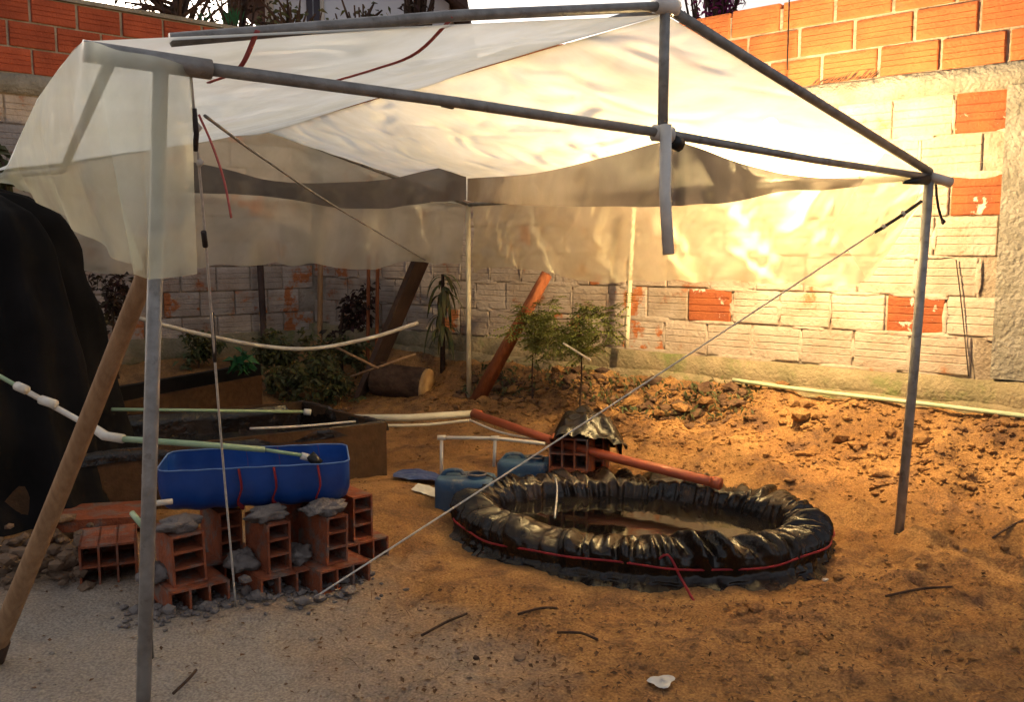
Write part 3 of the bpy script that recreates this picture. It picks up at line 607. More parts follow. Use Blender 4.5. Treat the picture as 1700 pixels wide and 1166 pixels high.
for i, ((px, py), rz) in enumerate(piers):
    g = gp(px, py); fwd = Vector((-math.sin(rz), math.cos(rz), 0)); c = g+fwd*.11; gz = G(c.x, c.y)
    hollow(H_base, (c.x, c.y, gz-.01), rz, 'flat hollow brick at the foot of the %s brick pier under the blue half drum' % ordn[i])
    c2 = c+fwd*.0+Vector((-.02, 0, 0)); z2 = gz+.08
    hollow(H_small if i else H_tall, (c2.x, c2.y, z2), rz+.03*(i-1), 'upright hollow brick with three holes in the %s pier under the blue half drum' % ordn[i], (0, .03*(i-1)))
    tops.append((c2.x, c2.y, z2+.172, fwd))
    s_ = sackmb((c2.x-.015-fwd.x*.05, c2.y-fwd.y*.05, z2+.195), .07, .05, .027, i*3+1, rz)
    solo(s_, 'cement_lump', M['sack'], 'crumpled grey cement lump wedged between the blue drum and the %s pier' % ordn[i], 'cement lump')
    s_ = sackmb((c2.x-.085, c2.y-.03, gz+.10), .05, .06, .035, i*3+2, rz)
    solo(s_, 'mortar_lump', M['sack'], 'grey mortar lump beside the upright brick of the %s pier' % ordn[i], 'mortar lump')
    # rear twin pier in the dark
    if i < 3:
        c3 = c+Vector((.03, .27, 0)); gz3 = G(c3.x, c3.y)
        hollow(H_base, (c3.x, c3.y, gz3-.01), rz, 'flat hollow brick in the dark behind the %s pier' % ordn[i]); hollow(H_small, (c3.x, c3.y, gz3+.08), rz, 'upright hollow brick in the dark behind the %s pier' % ordn[i])
g = gp(182, 972); fwd = Vector((-math.sin(R(22)), math.cos(R(22)), 0)); c = g+fwd*.11+Vector((0, 0, 0))
hollow(H_big, (c.x, c.y, G(c.x, c.y)-.008), R(22), 'large six hole hollow brick lying alone on the ground left of the left post')
g = gp(150, 905); solo(MB().box((g.x-.02, g.y+.22, G(g.x, g.y)+.05), (.36, .26, .05), (0, .03, R(18))), 'clay_slab', M['brickterra'], 'flat clay slab lying behind the large six hole brick', 'slab')
# ------------------------------------------------------------------ blue half drum
zr = .445; a = at(270, 775, 3.16); b_ = at(578, 772, 3.30); a.z = b_.z = zr
dr = empty('half_drum', (a.lerp(b_, .5).x, a.lerp(b_, .5).y, .27), 'blue plastic drum cut in half lengthwise, resting on brick piers and strapped with red bands', 'drum')
axd = (b_-a); LD = axd.length; axd.normalize(); sd_ = Vector((-axd.y, axd.x, 0)); ctr = a.lerp(b_, .5)
HW, HD = .165, .165
def drum(u, v, off=0.0):                                 # u along, v around the half section
    s = u*LD; endr = .075; k = 1.0
    e = min(s, LD-s)
    if e < endr: k = math.sqrt(max(0, 1-((endr-e)/endr)**2))*.30+.70
    if e <= 0: k = .70
    an = math.pi*v; rib = .003*math.sin(s*60)
    ca, sa = math.cos(an), math.sin(an)
    ca = math.copysign(abs(ca)**.65, ca); sa = abs(sa)**.65
    return a+axd*s - sd_*ca*(HW*k+off+rib) - Vector((0, 0, 1))*sa*(HD*k+off+rib)
b = MB(); b.surf(lambda u, v: drum(u, v), 60, 26); b.surf(lambda u, v: drum(u, v, -.006), 60, 26)
for e in (0, 1):
    b.surf(lambda u, v, e=e: ctr.lerp(drum(e, u), 1)*(1-v)+(a+axd*(LD*e))*v, 26, 4)
b.build('drum_shell', M['blue'], dr, local=False)
rim = [drum(k/40, 0)+Vector((0, 0, .003)) for k in range(41)]+[drum(1, 1)+Vector((0, 0, .003))]+[drum(1-k/40, 1)+Vector((0, 0, .003)) for k in range(41)]+[drum(0, 0)+Vector((0, 0, .003))]
MB().tube(rim, .0026, 6).build('worn_rim', M['rimwhite'], dr, local=False)
for t_ in (.42, .60, .83):
    pts = [drum(t_+.012*math.sin(k), k/22, .004) for k in range(0, 23)]
    MB().tube(pts, .011, 6, True, .3).build('strap', M['red'], dr, local=False)
c_ = at(318, 832, 3.08); 
# ------------------------------------------------------------------ plumbing above the drum
J = at(188, 727, 3.0)
pp = empty('water_pipe', (J.x, J.y, .3), 'white and green water pipe coming from the left edge and ending at the blue drum', 'pipe')
q0 = at(-30, 608, 3.35); MB().tube([q0, at(35, 645, 3.25)], .008, 8).build('thin_length', M['greenpipe'], pp, local=False)
MB().tube([at(28, 641, 3.26), at(80, 670, 3.17), at(170, 720, 3.03), J], .0105, 10).build('white_length', M['pvc'], pp, local=False)
for (x1, y1, x2, y2) in ((28, 641, 44, 648), (68, 664, 92, 672), (160, 714, 176, 724)): MB().tube([at(x1, y1, 3.15), at(x2, y2, 3.13)], .0165, 10).build('coupling', M['pvc'], pp, local=False)
MB().tube([at(152, 708, 3.04), at(172, 724, 3.02), at(205, 729, 3.0)], .0155, 10).build('elbow', M['pvc'], pp, local=False)
MB().tube([at(200, 729, 3.0), at(330, 738, 3.05), at(440, 747, 3.1)], .0105, 10).build('green_length', M['greenpipe'], pp, local=False)
MB().tube([at(438, 747, 3.1), at(505, 757, 3.14)], .0065, 8).build('thin_length', M['greenpipe'], pp, local=False)
MB().tube([at(500, 757, 3.14), at(514, 761, 3.15)], .013, 10).build('white_cap', M['pvc'], pp, local=False)
MB().tube([at(514, 756, 3.15), at(530, 772, 3.15)], .019, 10).build('black_valve', M['black'], pp, local=False)
v0 = at(241, 788, 2.55); v1 = at(241, 872, 2.55)
vp = empty('drain_tee', v1, 'white upright pipe with a side stub and a green slanted stub behind the left post', 'pipe')
MB().tube([v0, v1], .0095, 10).build('upright', M['pvc'], vp, local=False); MB().tube([at(243, 838, 2.56), at(286, 833, 2.60)], .0085, 10).build('side_stub', M['pvc'], vp, local=False)
MB().tube([at(219, 852, 2.6), at(240, 878, 2.56)], .0085, 10).build('green_stub', M['greenpipe'], vp, local=False)
MB().tube([v1, Vector((v1.x, v1.y, G(v1.x, v1.y)-.02))], .007, 8).build('lower_pipe', M['black'], vp, local=False)
# ------------------------------------------------------------------ dark lined tank
NR = at(640, 704, 4.66); FR = at(505, 668, 5.32); hT = .30; NR.z = FR.z = hT
ed = (edir+Vector((.06, -.05, 0))).normalized(); NL = NR-ed*1.95; FL = FR-ed*1.95; gt = -.05
tk = empty('fish_tank', (NR.x, NR.y, 0), 'low rectangular tank of brown boards lined with black plastic', 'tank')
def wallq(p, q_, z0, z1, th, name, m, par):
    dd = (q_-p); l = dd.length; dd.normalize(); c = p.lerp(q_, .5); return MB().box((c.x, c.y, (z0+z1)/2), (l, th, z1-z0), (0, 0, math.atan2(dd.y, dd.x))).build(name, m, par, local=False)
wallq(NL, NR, gt, hT, .02, 'side_board', M['board'], tk); wallq(FL, FR, gt, hT, .02, 'side_board', M['board'], tk)
wallq(NR-ed*.011+gdir*.011, FR-ed*.011-gdir*.011, gt, hT-.003, .02, 'end_board', M['board'], tk)
ins = .018
c4 = [NR, FR, FL, NL]
def liner(u, v):
    seg = u*4; i = int(seg) % 4; t = seg-int(seg); p = c4[i].lerp(c4[(i+1) % 4], t); cc = (NR+FL)/2; cc.z = p.z
    inward = (cc-p).normalized(); prof = [(-.022, hT-.05), (-.014, hT-.004), (0, hT+.010), (.022, hT), (.03, hT-.10), (.045, .10), (.5, .10)]
    k = v*6; j = min(int(k), 5); f = k-j; o_ = prof[j][0]*(1-f)+prof[j+1][0]*f; z = prof[j][1]*(1-f)+prof[j+1][1]*f
    wv = .006*math.sin(u*90+3*vn(u*30, 0, 50)); return p+inward*(o_+wv)+Vector((0, 0, z-p.z+.010*vn(u*60, v*2, 51)-.012*math.sin(u*16)**2))
MB().surf(liner, 260, 13, True).build('black_liner', M['blackliner'], tk, local=False)
cc = (NR+FL)/2; MB().poly([Vector((p.x*.96+cc.x*.04, p.y*.96+cc.y*.04, .16)) for p in (NR, FR, FL, NL)]).build('water', M['water'], tk, local=False)
x0 = at(185, 680, 4.1); x1 = at(505, 684, 4.75)
tp = empty('spray_pipe', (x0.x, x0.y, .3), 'thin green pipe with a white end cap lying across the black tank', 'pipe')
MB().tube([x0, x0.lerp(x1, .5), x1], .008, 8).build('green_length', M['greenpipe'], tp, local=False); MB().tube([x1, x1+Vector((.035, 0, -.004))], .017, 10).build('white_cap', M['pvc'], tp, local=False)
solo(MB().tube(curve([at(415, 712, 4.25), at(500, 708, 4.4), at(590, 700, 4.6)], 12), .006, 6), 'pale_string', M['rope'], 'thin cord lying along the near rim of the black tank', 'string')
# raised dark bed behind it
f0 = at(188, 640, 4.9); f1 = at(432, 640, 6.0)
bd = empty('raised_bed', (f0.x, f0.y, 0), 'low dark wooden bed edged with black plastic behind the tank', 'bed')
wallq(Vector((f0.x, f0.y, 0)), Vector((f1.x, f1.y, 0)), 0, .36, .03, 'front_board', M['board'], bd)
wallq(Vector((f0.x, f0.y, 0))+Vector((-.02, .03, 0)), Vector((f1.x, f1.y, 0))+Vector((-.02, .03, 0)), .30, .44, .05, 'black_edging', M['tarp'], bd)
# ------------------------------------------------------------------ black tarpaulin heap on the left
tc = Vector((-2.50, 4.15, 0))
def tarpf(u, v):
    a = 2*math.pi*u; ph = v
    prof = [(.72, -.03), (.64, .12), (.60, .5), (.56, .9), (.50, 1.18), (.40, 1.36), (.25, 1.46), (.02, 1.52)]
    k = ph*7; j = min(int(k), 6); f = k-j; r = prof[j][0]*(1-f)+prof[j+1][0]*f; z = prof[j][1]*(1-f)+prof[j+1][1]*f
    ca, sa = math.cos(a), math.sin(a)
    fold = (.045*math.sin(a*9+2*vn(a*2, v*1.5, 60))+.03*math.sin(a*17+4*vn(a*1.3, v*2, 61)))*(1-v)**.5 + .10*vn(ca*1.5+4, z*2+sa, 62)+.05*vn(ca*5+4, z*5+sa*4, 63)
    return (tc.x+ca*(r*1.0+fold), tc.y+sa*(r*.8+fold), max(z+.04*vn(ca*3, sa*3+z, 64), -.03)-.12*ca*(v > .6)*(v-.6))
solo(MB().surf(tarpf, 150, 44, True), 'black_tarpaulin', M['tarp'], 'tall heap under a black tarpaulin filling the left edge behind the leaning pole', 'tarpaulin')
# ------------------------------------------------------------------ pond ring with black liner
pd = empty('pond', (PC[0], PC[1], 0), 'low oval pond ringed with crumpled shiny black plastic liner and a red cord', 'pond', rz=PANG)
prof = [(.155, -.015), (.115, .008), (.098, .03), (.104, .065), (.100, .100), (.072, .130), (.02, .146), (-.03, .143), (-.065, .125), (-.085, .08), (-.095, .02), (-.10, -.07), (-.14, -.22)]
NU = 620
def pondf(u, v):
    a = 2*math.pi*u; k = v*(len(prof)-1); j = min(int(k), len(prof)-2); f = k-j; f = f
    o_ = prof[j][0]*(1-f)+prof[j+1][0]*f; z = prof[j][1]*(1-f)+prof[j+1][1]*f
    top = math.exp(-((v-.52)/.24)**2)
    cx, sy = math.cos(a), math.sin(a)
    big = vn(cx*3+9, sy*3+9, 72); w1 = a*14+2.2*vn(a*2.3, v*3, 70)+v*2.2*(1 if vn(a*1.5, 0, 75) > 0 else -.6)
    cr = 1.6*abs(vn(w1*.75+big*2, v*1.3, 70))*2-.6; cr2 = 1.5*abs(vn(w1*1.7+9+3*big, v*2.6, 71))*2-.5
    big = vn(cx*3+9, sy*3+9, 72)
    wr_ = (.034*cr+.026*cr2)*(top+.25)+.010*vn(a*40, v*12, 73)*(.3+top)+.05*big*.5
    sk = .05*vn(a*14, 0, 74)*(v < .08)
    r = o_+wr_*.8+sk
    return ((PA+r)*cx, (PB+r)*sy*(1 if sy > 0 else 1.02), max(z+wr_*.75*top+.02*big*top, -.24 if v > .8 else -.02))
MB().surf(pondf, NU, 52, True).build('black_liner', M['blackliner'], pd)
b = MB(); b.poly([((PA-.070)*math.cos(k/48*2*math.pi), (PB-.065)*math.sin(k/48*2*math.pi), .060) for k in range(48)]).build('water', M['water'], pd)
MB().tube([Vector(((PA+.112+.008*math.sin(k*.9))*math.cos(k/90*2*math.pi), (PB+.112+.008*math.sin(k*.9))*math.sin(k/90*2*math.pi)*1.02, .068+.010*math.sin(k*.31))) for k in range(91)], .0042, 6, False).build('red_cord', M['red'], pd)
k0 = at(1108, 922, 3.14); k1 = at(1130, 960, 3.10); k2 = gp(1152, 1000)
solo(MB().tube(curve([at(1080, 942, 3.15), k0, k1, k2], 12), .005, 6), 'red_cord_end', M['red'], 'loose end of red cord hanging from the front of the pond to the ground', 'cord')
solo(MB().tube(curve([at(922, 792, 4.12), at(925, 815, 4.0), at(921, 860, 3.75)], 10), .004, 6), 'pale_hose', M['rope'], 'thin pale hose hanging over the far rim into the pond water', 'hose')
# brick stack with black plastic on it, at the far edge of the pond
bs = gp(978, 792); bs = Vector((bs.x, bs.y+.02, G(bs.x, bs.y)))
base = at(980, 770, 4.35); bz = G(base.x, base.y)
for kx in range(2):
    for kz in range(2): hollow(H_big if kz == 0 else H_big, (base.x-.085+.0*kx+(.10*kx), base.y+.05+.22*kx, bz-.03+.156*kz), R(-14), '%s %s brick of the dark stack carrying the terracotta pipe' % (('lower', 'upper')[kz], ('front', 'rear')[kx]))
def cov(u, v):
    x = (u-.5)*.36; y = (v-.5)*.46; e = max(abs(u-.5), abs(v-.5))*2
    z = bz+.315+.05*vn(u*4, v*4, 80)+.03*vn(u*11, v*11, 81)-max(0, e-.6)*(.20 if v < .5 else .5)+.04*math.cos((u-.4)*3)
    return (base.x-.01+x, base.y+.12+y, z+.02)
solo(MB().surf(cov, 40, 40), 'plastic_cover', M['blackliner'], 'crumpled black plastic thrown over the brick stack behind the pond', 'plastic cover')
# ------------------------------------------------------------------ jerry cans
def can(px, py, d, label, rz, w_=.27, h_=.19, dp=.20):
    g = at(px, py, d); g.z = G(g.x, g.y)-.005
    t = empty('jerry_can', g, label, 'jerry can', 'blue jerry cans', rz)
    def fn(u, v):
        a = 2*math.pi*u; ca = math.copysign(abs(math.cos(a))**.42, math.cos(a)); sa = math.copysign(abs(math.sin(a))**.42, math.sin(a))
        prof = [(0, 0), (.9, 0), (1, .05), (1, .5), (1.0, .88), (.93, .97), (.8, 1), (.0, 1)]; k = v*7; j = min(int(k), 6); f = k-j
        r = prof[j][0]*(1-f)+prof[j+1][0]*f; z = prof[j][1]*(1-f)+prof[j+1][1]*f; return (ca*w_/2*r, sa*dp/2*r, z*h_)
    sharp(MB().surf(fn, 48, 15, True).build('can_body', M['bluecan'], t), 50)
    MB().tube([(.055, -.03, h_-.005), (.055, -.03, h_+.018)], .042, 20, False).build('neck', M['bluecan'], t)
    MB().tube([(.055+.042*math.cos(k/16*6.283), -.03+.042*math.sin(k/16*6.283), h_+.018) for k in range(17)], .005, 6, False).build('pale_rim', M['sack'], t)
    MB().poly([(.055+.04*math.cos(k/16*6.283), -.03+.04*math.sin(k/16*6.283), h_+.004) for k in range(16)]).build('opening', M['black'], t)
    MB().tube(curve([(-.11, 0, h_-.01), (-.09, 0, h_+.018), (-.03, .01, h_+.020), (-.01, .01, h_-.005)], 10), .010, 8).build('handle', M['bluecan'], t)
can(774, 836, 4.02, 'nearer blue jerry can with a cut open top left of the pond', R(-8), .27, .168)
can(872, 800, 4.45, 'farther blue jerry can between the first can and the brick stack', R(-10), .27, .145)
g = gp(690, 800)
def scrap(u, v):
    x = g.x-.11+u*.26; y = g.y-.06+v*.16; return (x, y, G(x, y)+.014+.03*abs(vn(u*4, v*4, 90))+.008*vn(u*9, v*9, 91)+.03*math.sin(u*3.1)*v)
solo(MB().surf(scrap, 24, 16), 'blue_plastic_scrap', M['bluetarp'], 'crumpled blue plastic scrap on the soil left of the nearer jerry can', 'plastic scrap')
g3 = gp(704, 826)
def scrap2(u, v):
    x = g3.x-.06+u*.11+.03*v; y = g3.y-.01+v*.06; return (x, y, G(x, y)+.012+.03*v+.006*vn(u*9, v*9, 92))
solo(MB().surf(scrap2, 12, 8), 'white_scrap', M['paper'], 'small white scrap leaning at the foot of the nearer jerry can', 'scrap')
g4 = gp(1098, 1144)
def scrap3(u, v):
    a = u*2*math.pi; rr_ = (.036+.008*math.sin(a*3))*v; x = g4.x+math.cos(a)*rr_; y = g4.y+math.sin(a)*rr_*.8; return (x, y, G(x, y)+.017+.012*vn(u*5, v*4, 93)-.004*v)
solo(MB().surf(scrap3, 20, 6, True), 'paper_scrap', M['paper'], 'crumpled white paper scrap lying on the soil in the foreground', 'paper')
# ------------------------------------------------------------------ pipe along the wall foot
def wallpt(px, out, z): p = RO+RD*sx(px)+RN*out; return Vector((p.x, p.y, z))
solo(MB().tube(curve([wallpt(1235, .13, .46), wallpt(1350, .13, .445), wallpt(1500, .135, .44), wallpt(1600, .13, .435), wallpt(1800, .13, .425)], 20), .0115, 10), 'wall_foot_pipe', M['palegreen'], 'pale green white pipe lying along the foot of the right wall', 'pipe')
solo(MB().tube(curve([wallpt(1580, .012, 1.15), wallpt(1592, .015, .95), wallpt(1600, .012, .8), wallpt(1612, .02, .58)], 16), .003, 6), 'wall_wire', M['darkrope'], 'thin dark wire hanging down the wall near the pillar', 'wire')
# ------------------------------------------------------------------ plants
def leafquad(b, p, d, n_, l, w_, bend=.25):
    d = d.normalized(); s = d.cross(n_).normalized()
    m1 = p+d*l*.5; m1.z += l*.06; e = p+d*l; e.z -= l*bend
    i = len(b.v); b.v += [p, m1+s*w_*.5, e, m1-s*w_*.5]; b.f += [(i, i+1, i+2, i+3)]
def rv(r=random): return Vector((r.uniform(-1, 1), r.uniform(-1, 1), r.uniform(-1, 1)))
def shrub(name, foot, crown, rad, nleaf, lsz, mleaf, label, cat='plant', mstem=M['bark'], sr=.008, nbr=9, seed=0, group=None, squash=.9, pinn=False):
    r = random.Random(seed); t = empty(name, foot, label, cat, group); b = MB()
    f0 = Vector(foot); f0.z -= .03; b.tube(curve([f0, f0.lerp(crown, .5)+rv(r)*.02, crown], 6), [sr*(1-.08*k) for k in range(7)], 6)
    tips = []
    for k in range(nbr):
        st_ = f0.lerp(crown, r.uniform(.55, 1)); e = crown+Vector((r.gauss(0, .5)*rad, r.gauss(0, .5)*rad, r.gauss(0, .45)*rad*squash)); b.tube([st_, st_.lerp(e, .5)+Vector((0, 0, .02)), e], [sr*.45, sr*.35, sr*.15], 5, False)
        tips += [st_.lerp(e, q_) for q_ in (.5, .7, .85, 1.0)]
    b.build('stem', mstem, t, local=False); c = MB()
    for k in range(nleaf):
        p = r.choice(tips)+rv(r)*rad*.22; d = rv(r); d.z = d.z*.5-.1
        if pinn:
            d.normalize()
            for q_ in range(5):
                pp_ = p+d*lsz*.5*q_
                for sg in (-1, 1): leafquad(c, pp_, (d*.4+d.cross(Vector((0, 0, 1)))*sg), Vector((0, 0, 1)), lsz*.75, lsz*.28)
        else: leafquad(c, p, d, rv(r), lsz*r.uniform(.6, 1.3), lsz*r.uniform(.35, .6))
    c.build('foliage', mleaf, t, local=False); return t
gA = gp(884, 672); gB = gp(960, 700)
shrub('sapling', gA, at(892, 520, gA.y), .17, 170, .040, M['leaf1'], 'slender sapling with a small feathery crown, left one of the pair by the wall', 'sapling', seed=1, sr=.007, pinn=True, nbr=10, squash=1.6)
shrub('sapling', gB, at(962, 525, gB.y), .26, 330, .042, M['leaf1'], 'slender sapling with the larger feathery crown, right one of the pair by the wall', 'sapling', seed=2, sr=.007, pinn=True, nbr=14, squash=1.6)
rope('thin_vine', [at(935, 570, 4.9), at(980, 598, 4.95)], .006, M['rope'], 'pale thin twig crossing the stem of the right sapling', 'twig')
gC = gp(735, 618)
# tall hanging leaf plant with countable leaves
tl = empty('broad_leaf_plant', gC, 'tall plant with long drooping grey green leaves beside the leaning board', 'plant'); r = random.Random(5)
top = at(735, 455, gC.y); MB().tube([gC-Vector((0, 0, .03)), top], [.02, .012], 8).build('stem', M['bark'], tl, local=False)
def longleaf(p, d, l, w_, droop):
    b = MB(); d = d.normalized(); s = d.cross(Vector((0, 0, 1))).normalized(); n = 7
    def fn(u, v): x = u*l; ww = w_*math.sin(math.pi*min(.97, max(.04, u)))**.7; q = p+d*x*(1-.35*u)+s*(v-.5)*ww; q.z += .25*x-droop*u*u*l-abs(v-.5)*ww*.5; return q
    return b.surf(fn, n, 3)
for k in range(44):
    p = gC.lerp(top, r.uniform(.35, 1)); an = r.uniform(0, 6.28); longleaf(p, Vector((math.cos(an), math.sin(an), 0)), r.uniform(.12, .27), r.uniform(.02, .04), r.uniform(.5, 1.4)).build('leaf', M['leaf2'], tl, local=False)
shrub('broad_leaf_bush', gp(400, 640), at(402, 588, 5.15), .09, 40, .09, M['leaf3'], 'small bright green broad leaved bush behind the tank near the left rope', seed=6, nbr=6)
for k, (px, py, yy, rd, n_, lab) in enumerate(((455, 655, 590, .19, 620, 'low dark leafy shrub just right of the bright green bush'), (520, 668, 612, .22, 700, 'low dark leafy shrub at the foot of the bamboo pole'), (560, 672, 640, .16, 420, 'low dark leafy shrub between the tank corner and the log'), (590, 628, 580, .18, 330, 'dark leafy shrub under the thin rust brown stakes'), (478, 664, 640, .17, 520, 'lowest dark leafy shrub right behind the tank corner'), (330, 610, 585, .16, 360, 'dark leafy shrub behind the raised bed left of the grey stake'))):
    gq = gp(px, py); shrub('leafy_shrub', gq, at(px, yy, gq.y), rd, n_, .058, M['leaf2'], lab, seed=20+k, nbr=12, sr=.006)
gq = gp(568, 620); shrub('dark_shrub', gq, at(570, 505, gq.y), .22, 420, .06, M['maroon'], 'tall dark reddish shrub against the wall between the bamboo pole and the stakes', seed=31, nbr=12, sr=.016)
gq = gp(190, 620); shrub('wall_shrub', at(196, 620, 5.0), at(192, 480, 5.0), .22, 300, .05, M['maroon'], 'dark shrub showing between the black tarpaulin and the leaning pole', seed=32, nbr=12)
# trees beyond the walls
def bigtree(name, px, py, d, rad, n_, lsz, m, lab, seed, sq=.8):
    c = at(px, py, d); return shrub(name, Vector((c.x, c.y, 0)), c, rad, n_, lsz, m, lab, 'tree', seed=seed, nbr=34, sr=.05, squash=sq)
bigtree('bare_tree', 290, -10, 8.6, .62, 420, .06, M['maroon'], 'thin dark branched tree behind the back wall, its leaves dotting the pale sky', 41)
bigtree('bare_tree', 385, -5, 9.4, .42, 260, .06, M['maroon'], 'sparser dark tree behind the back wall, right beside the pale house', 42)
bigtree('green_tree', 480, 22, 9.0, .26, 160, .08, M['leaf2'], 'low olive tree top in front of the pale house windows', 43)
bigtree('green_tree', 605, 25, 9.0, .26, 150, .08, M['leaf2'], 'small olive tree top at the foot of the pale house gable', 44)
bigtree('dark_tree', 690, -20, 9.6, .30, 200, .07, M['maroon'], 'dark tree standing in front of the right corner of the pale house', 45)
bigtree('flowering_tree', 1190, -12, 7.4, .30, 700, .06, M['purple'], 'dark purple flowering tree behind the right wall beside the roof apex', 46, .7)
c = at(6, 268, 4.6); shrub('edge_plant', Vector((c.x-.05, c.y, G(c.x, c.y))), c, .10, 60, .09, M['leaf2'], 'dark leaves poking out at the left edge above the plastic', seed=47, nbr=6)
for k, (px, py) in enumerate(((380, 38), (388, 36), (396, 40), (340, 40))): 
    if k == 0: gr = MB()
    p = at(px, py, 7.45)
    for q_ in range(12): leafquad(gr, p+rv()*.03, Vector((random.uniform(-.4, .4), 0, 1)), Vector((0, 1, 0)), .10, .008, 0)
tag(gr.build('wall_top_grass', M['leaf3']), kind='stuff')
gr = MB()
for k in range(60):
    p = wallpt(1330+k*1.7+random.uniform(-1, 1), .004, 2.07); leafquad(gr, p, RD*random.uniform(-1.4, -.5)+Vector((0, 0, .7)), RN, random.uniform(.03, .08), .005, 0)
tag(gr.build('dry_ledge_grass', M['bark']), kind='stuff')
# ------------------------------------------------------------------ house beyond the back wall
hc = at(440, 20, 12.0); hx0, hx1 = at(440, 20, 12).x, at(700, 20, 12).x
hs = empty('house', (hx0, 12, 0), 'pale blue rendered house with dark windows and a sloping roof beyond the back wall', 'house')
zE = at(775, 22, 12).z; xE = at(778, 22, 12).x; slope = .72
b = MB(); zt = zE+(xE-hx0)*slope
b.prism([(hx0, 0), (xE-.25, 0), (xE-.25, zE+.25*slope-.06), ((hx0+xE-.25)/2, zE+(xE-(hx0+xE-.25)/2)*slope-.06), (hx0, zE+.2)], 12.0, 17.0); b.build('wall', M['house'], hs, local=False)
xm = (hx0+xE-.25)/2; zm = zE+(xE-xm)*slope
b = MB(); b.prism([(xE, zE-.03), (xE, zE+.10), (xm, zm+.13), (xm, zm)], 11.6, 17.3); b.build('roof', M['roof'], hs, local=False)
b = MB(); b.prism([(xm-.003, zm), (xm-.003, zm+.13), (hx0-.3, zE+.15), (hx0-.3, zE)], 11.6, 17.3); b.build('roof', M['roof'], hs, local=False)
for px in (514, 526): 
    x = at(px, 10, 12).x; f = MB().box((x, 12.0, zE+.25), (.075, .05, 1.5)).build('window', M['glassdark'], hs, local=False)
x = at(536, 10, 12).x; MB().box((x, 11.98, zE+.2), (.04, .08, 1.8)).build('window_frame', M['pvc'], hs, local=False)
x = at(449, 10, 12).x; MB().box((x, 11.985, zE+.2), (.09, .07, 1.8)).build('corner_trim', M['pvc'], hs, local=False)
# ------------------------------------------------------------------ stones, litter, clods
ico = [Vector(v).normalized() for v in ((0, 0, 1), (.9, 0, .4), (.28, .85, .4), (-.72, .53, .4), (-.72, -.53, .4), (.28, -.85, .4), (.72, .53, -.4), (-.28, .85, -.4), (-.9, 0, -.4), (-.28, -.85, -.4), (.72, -.53, -.4), (0, 0, -1))]
icf = [(0, 1, 2), (0, 2, 3), (0, 3, 4), (0, 4, 5), (0, 5, 1), (1, 6, 2), (2, 7, 3), (3, 8, 4), (4, 9, 5), (5, 10, 1), (6, 7, 2), (7, 8, 3), (8, 9, 4), (9, 10, 5), (10, 6, 1), (11, 7, 6), (11, 8, 7), (11, 9, 8), (11, 10, 9), (11, 6, 10)]
def clod(b, p, r, rr=random):
    i = len(b.v); sx_, sy_, sz_ = rr.uniform(.7, 1.4), rr.uniform(.7, 1.2), rr.uniform(.45, .8); a = rr.uniform(0, 6.28)
    for v in ico:
        k = r*rr.uniform(.75, 1.2); x, y = v.x*k*sx_, v.y*k*sy_; b.v.append(Vector((p.x+x*math.cos(a)-y*math.sin(a), p.y+x*math.sin(a)+y*math.cos(a), p.z+v.z*k*sz_)))
    b.f += [tuple(i+q for q in f) for f in icf]
b = MB(); pts = []
for k in range(4200):
    if k < 3000:
        s_ = random.uniform(-.9, 4.6); D_ = abs(random.gauss(.34, .26))+.08; p = RO+RD*s_+RN*D_; r_ = .003+random.paretovariate(2.2)*.0035; r_ = min(r_, .05)
    else:
        p = Vector((random.uniform(-2.2, 2.2), random.uniform(2.2, 6.5), 0)); r_ = abs(random.gauss(0, .004))+.0018
        if p.x > .7 and p.y < 3.6: r_ *= 2.2
    e = math.hypot((p.x-PC[0])/(PA+.2), (p.y-PC[1])/(PB+.2))
    if e < 1: continue
    pts.append((p, r_))
gz = ground(np.array([p.x for p, _ in pts]), np.array([p.y for p, _ in pts]))
for (p, r_), z in zip(pts, gz): clod(b, Vector((p.x, p.y, z+r_*.2)), r_)
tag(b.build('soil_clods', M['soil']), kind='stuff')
b = MB(); pts = []
for k in range(3600):
    m_ = random.random()
    if m_ < .5: p = Vector((random.gauss(1.35, .5), random.uniform(2.1, 3.4), 0))
    elif m_ < .8: p = Vector((random.gauss(.2, .5), random.uniform(2.2, 3.1), 0))
    else: p = Vector((random.uniform(-2, 2), random.uniform(2.2, 5.2), 0))
    if math.hypot((p.x-PC[0])/(PA+.2), (p.y-PC[1])/(PB+.2)) < 1: continue
    pts.append(p)
gz = ground(np.array([p.x for p in pts]), np.array([p.y for p in pts]))
for p, z in zip(pts, gz): leafquad(b, Vector((p.x, p.y, z+.004)), Vector((random.uniform(-1, 1), random.uniform(-1, 1), random.uniform(-.1, .35))), Vector((random.uniform(-.3, .3), random.uniform(-.3, .3), 1)), *((random.uniform(.02, .07), .0022) if random.random() < .35 else (random.uniform(.006, .026), random.uniform(.005, .018))), .05)
tag(b.build('leaf_litter', M['dry']), kind='stuff')
r = random.Random(9)
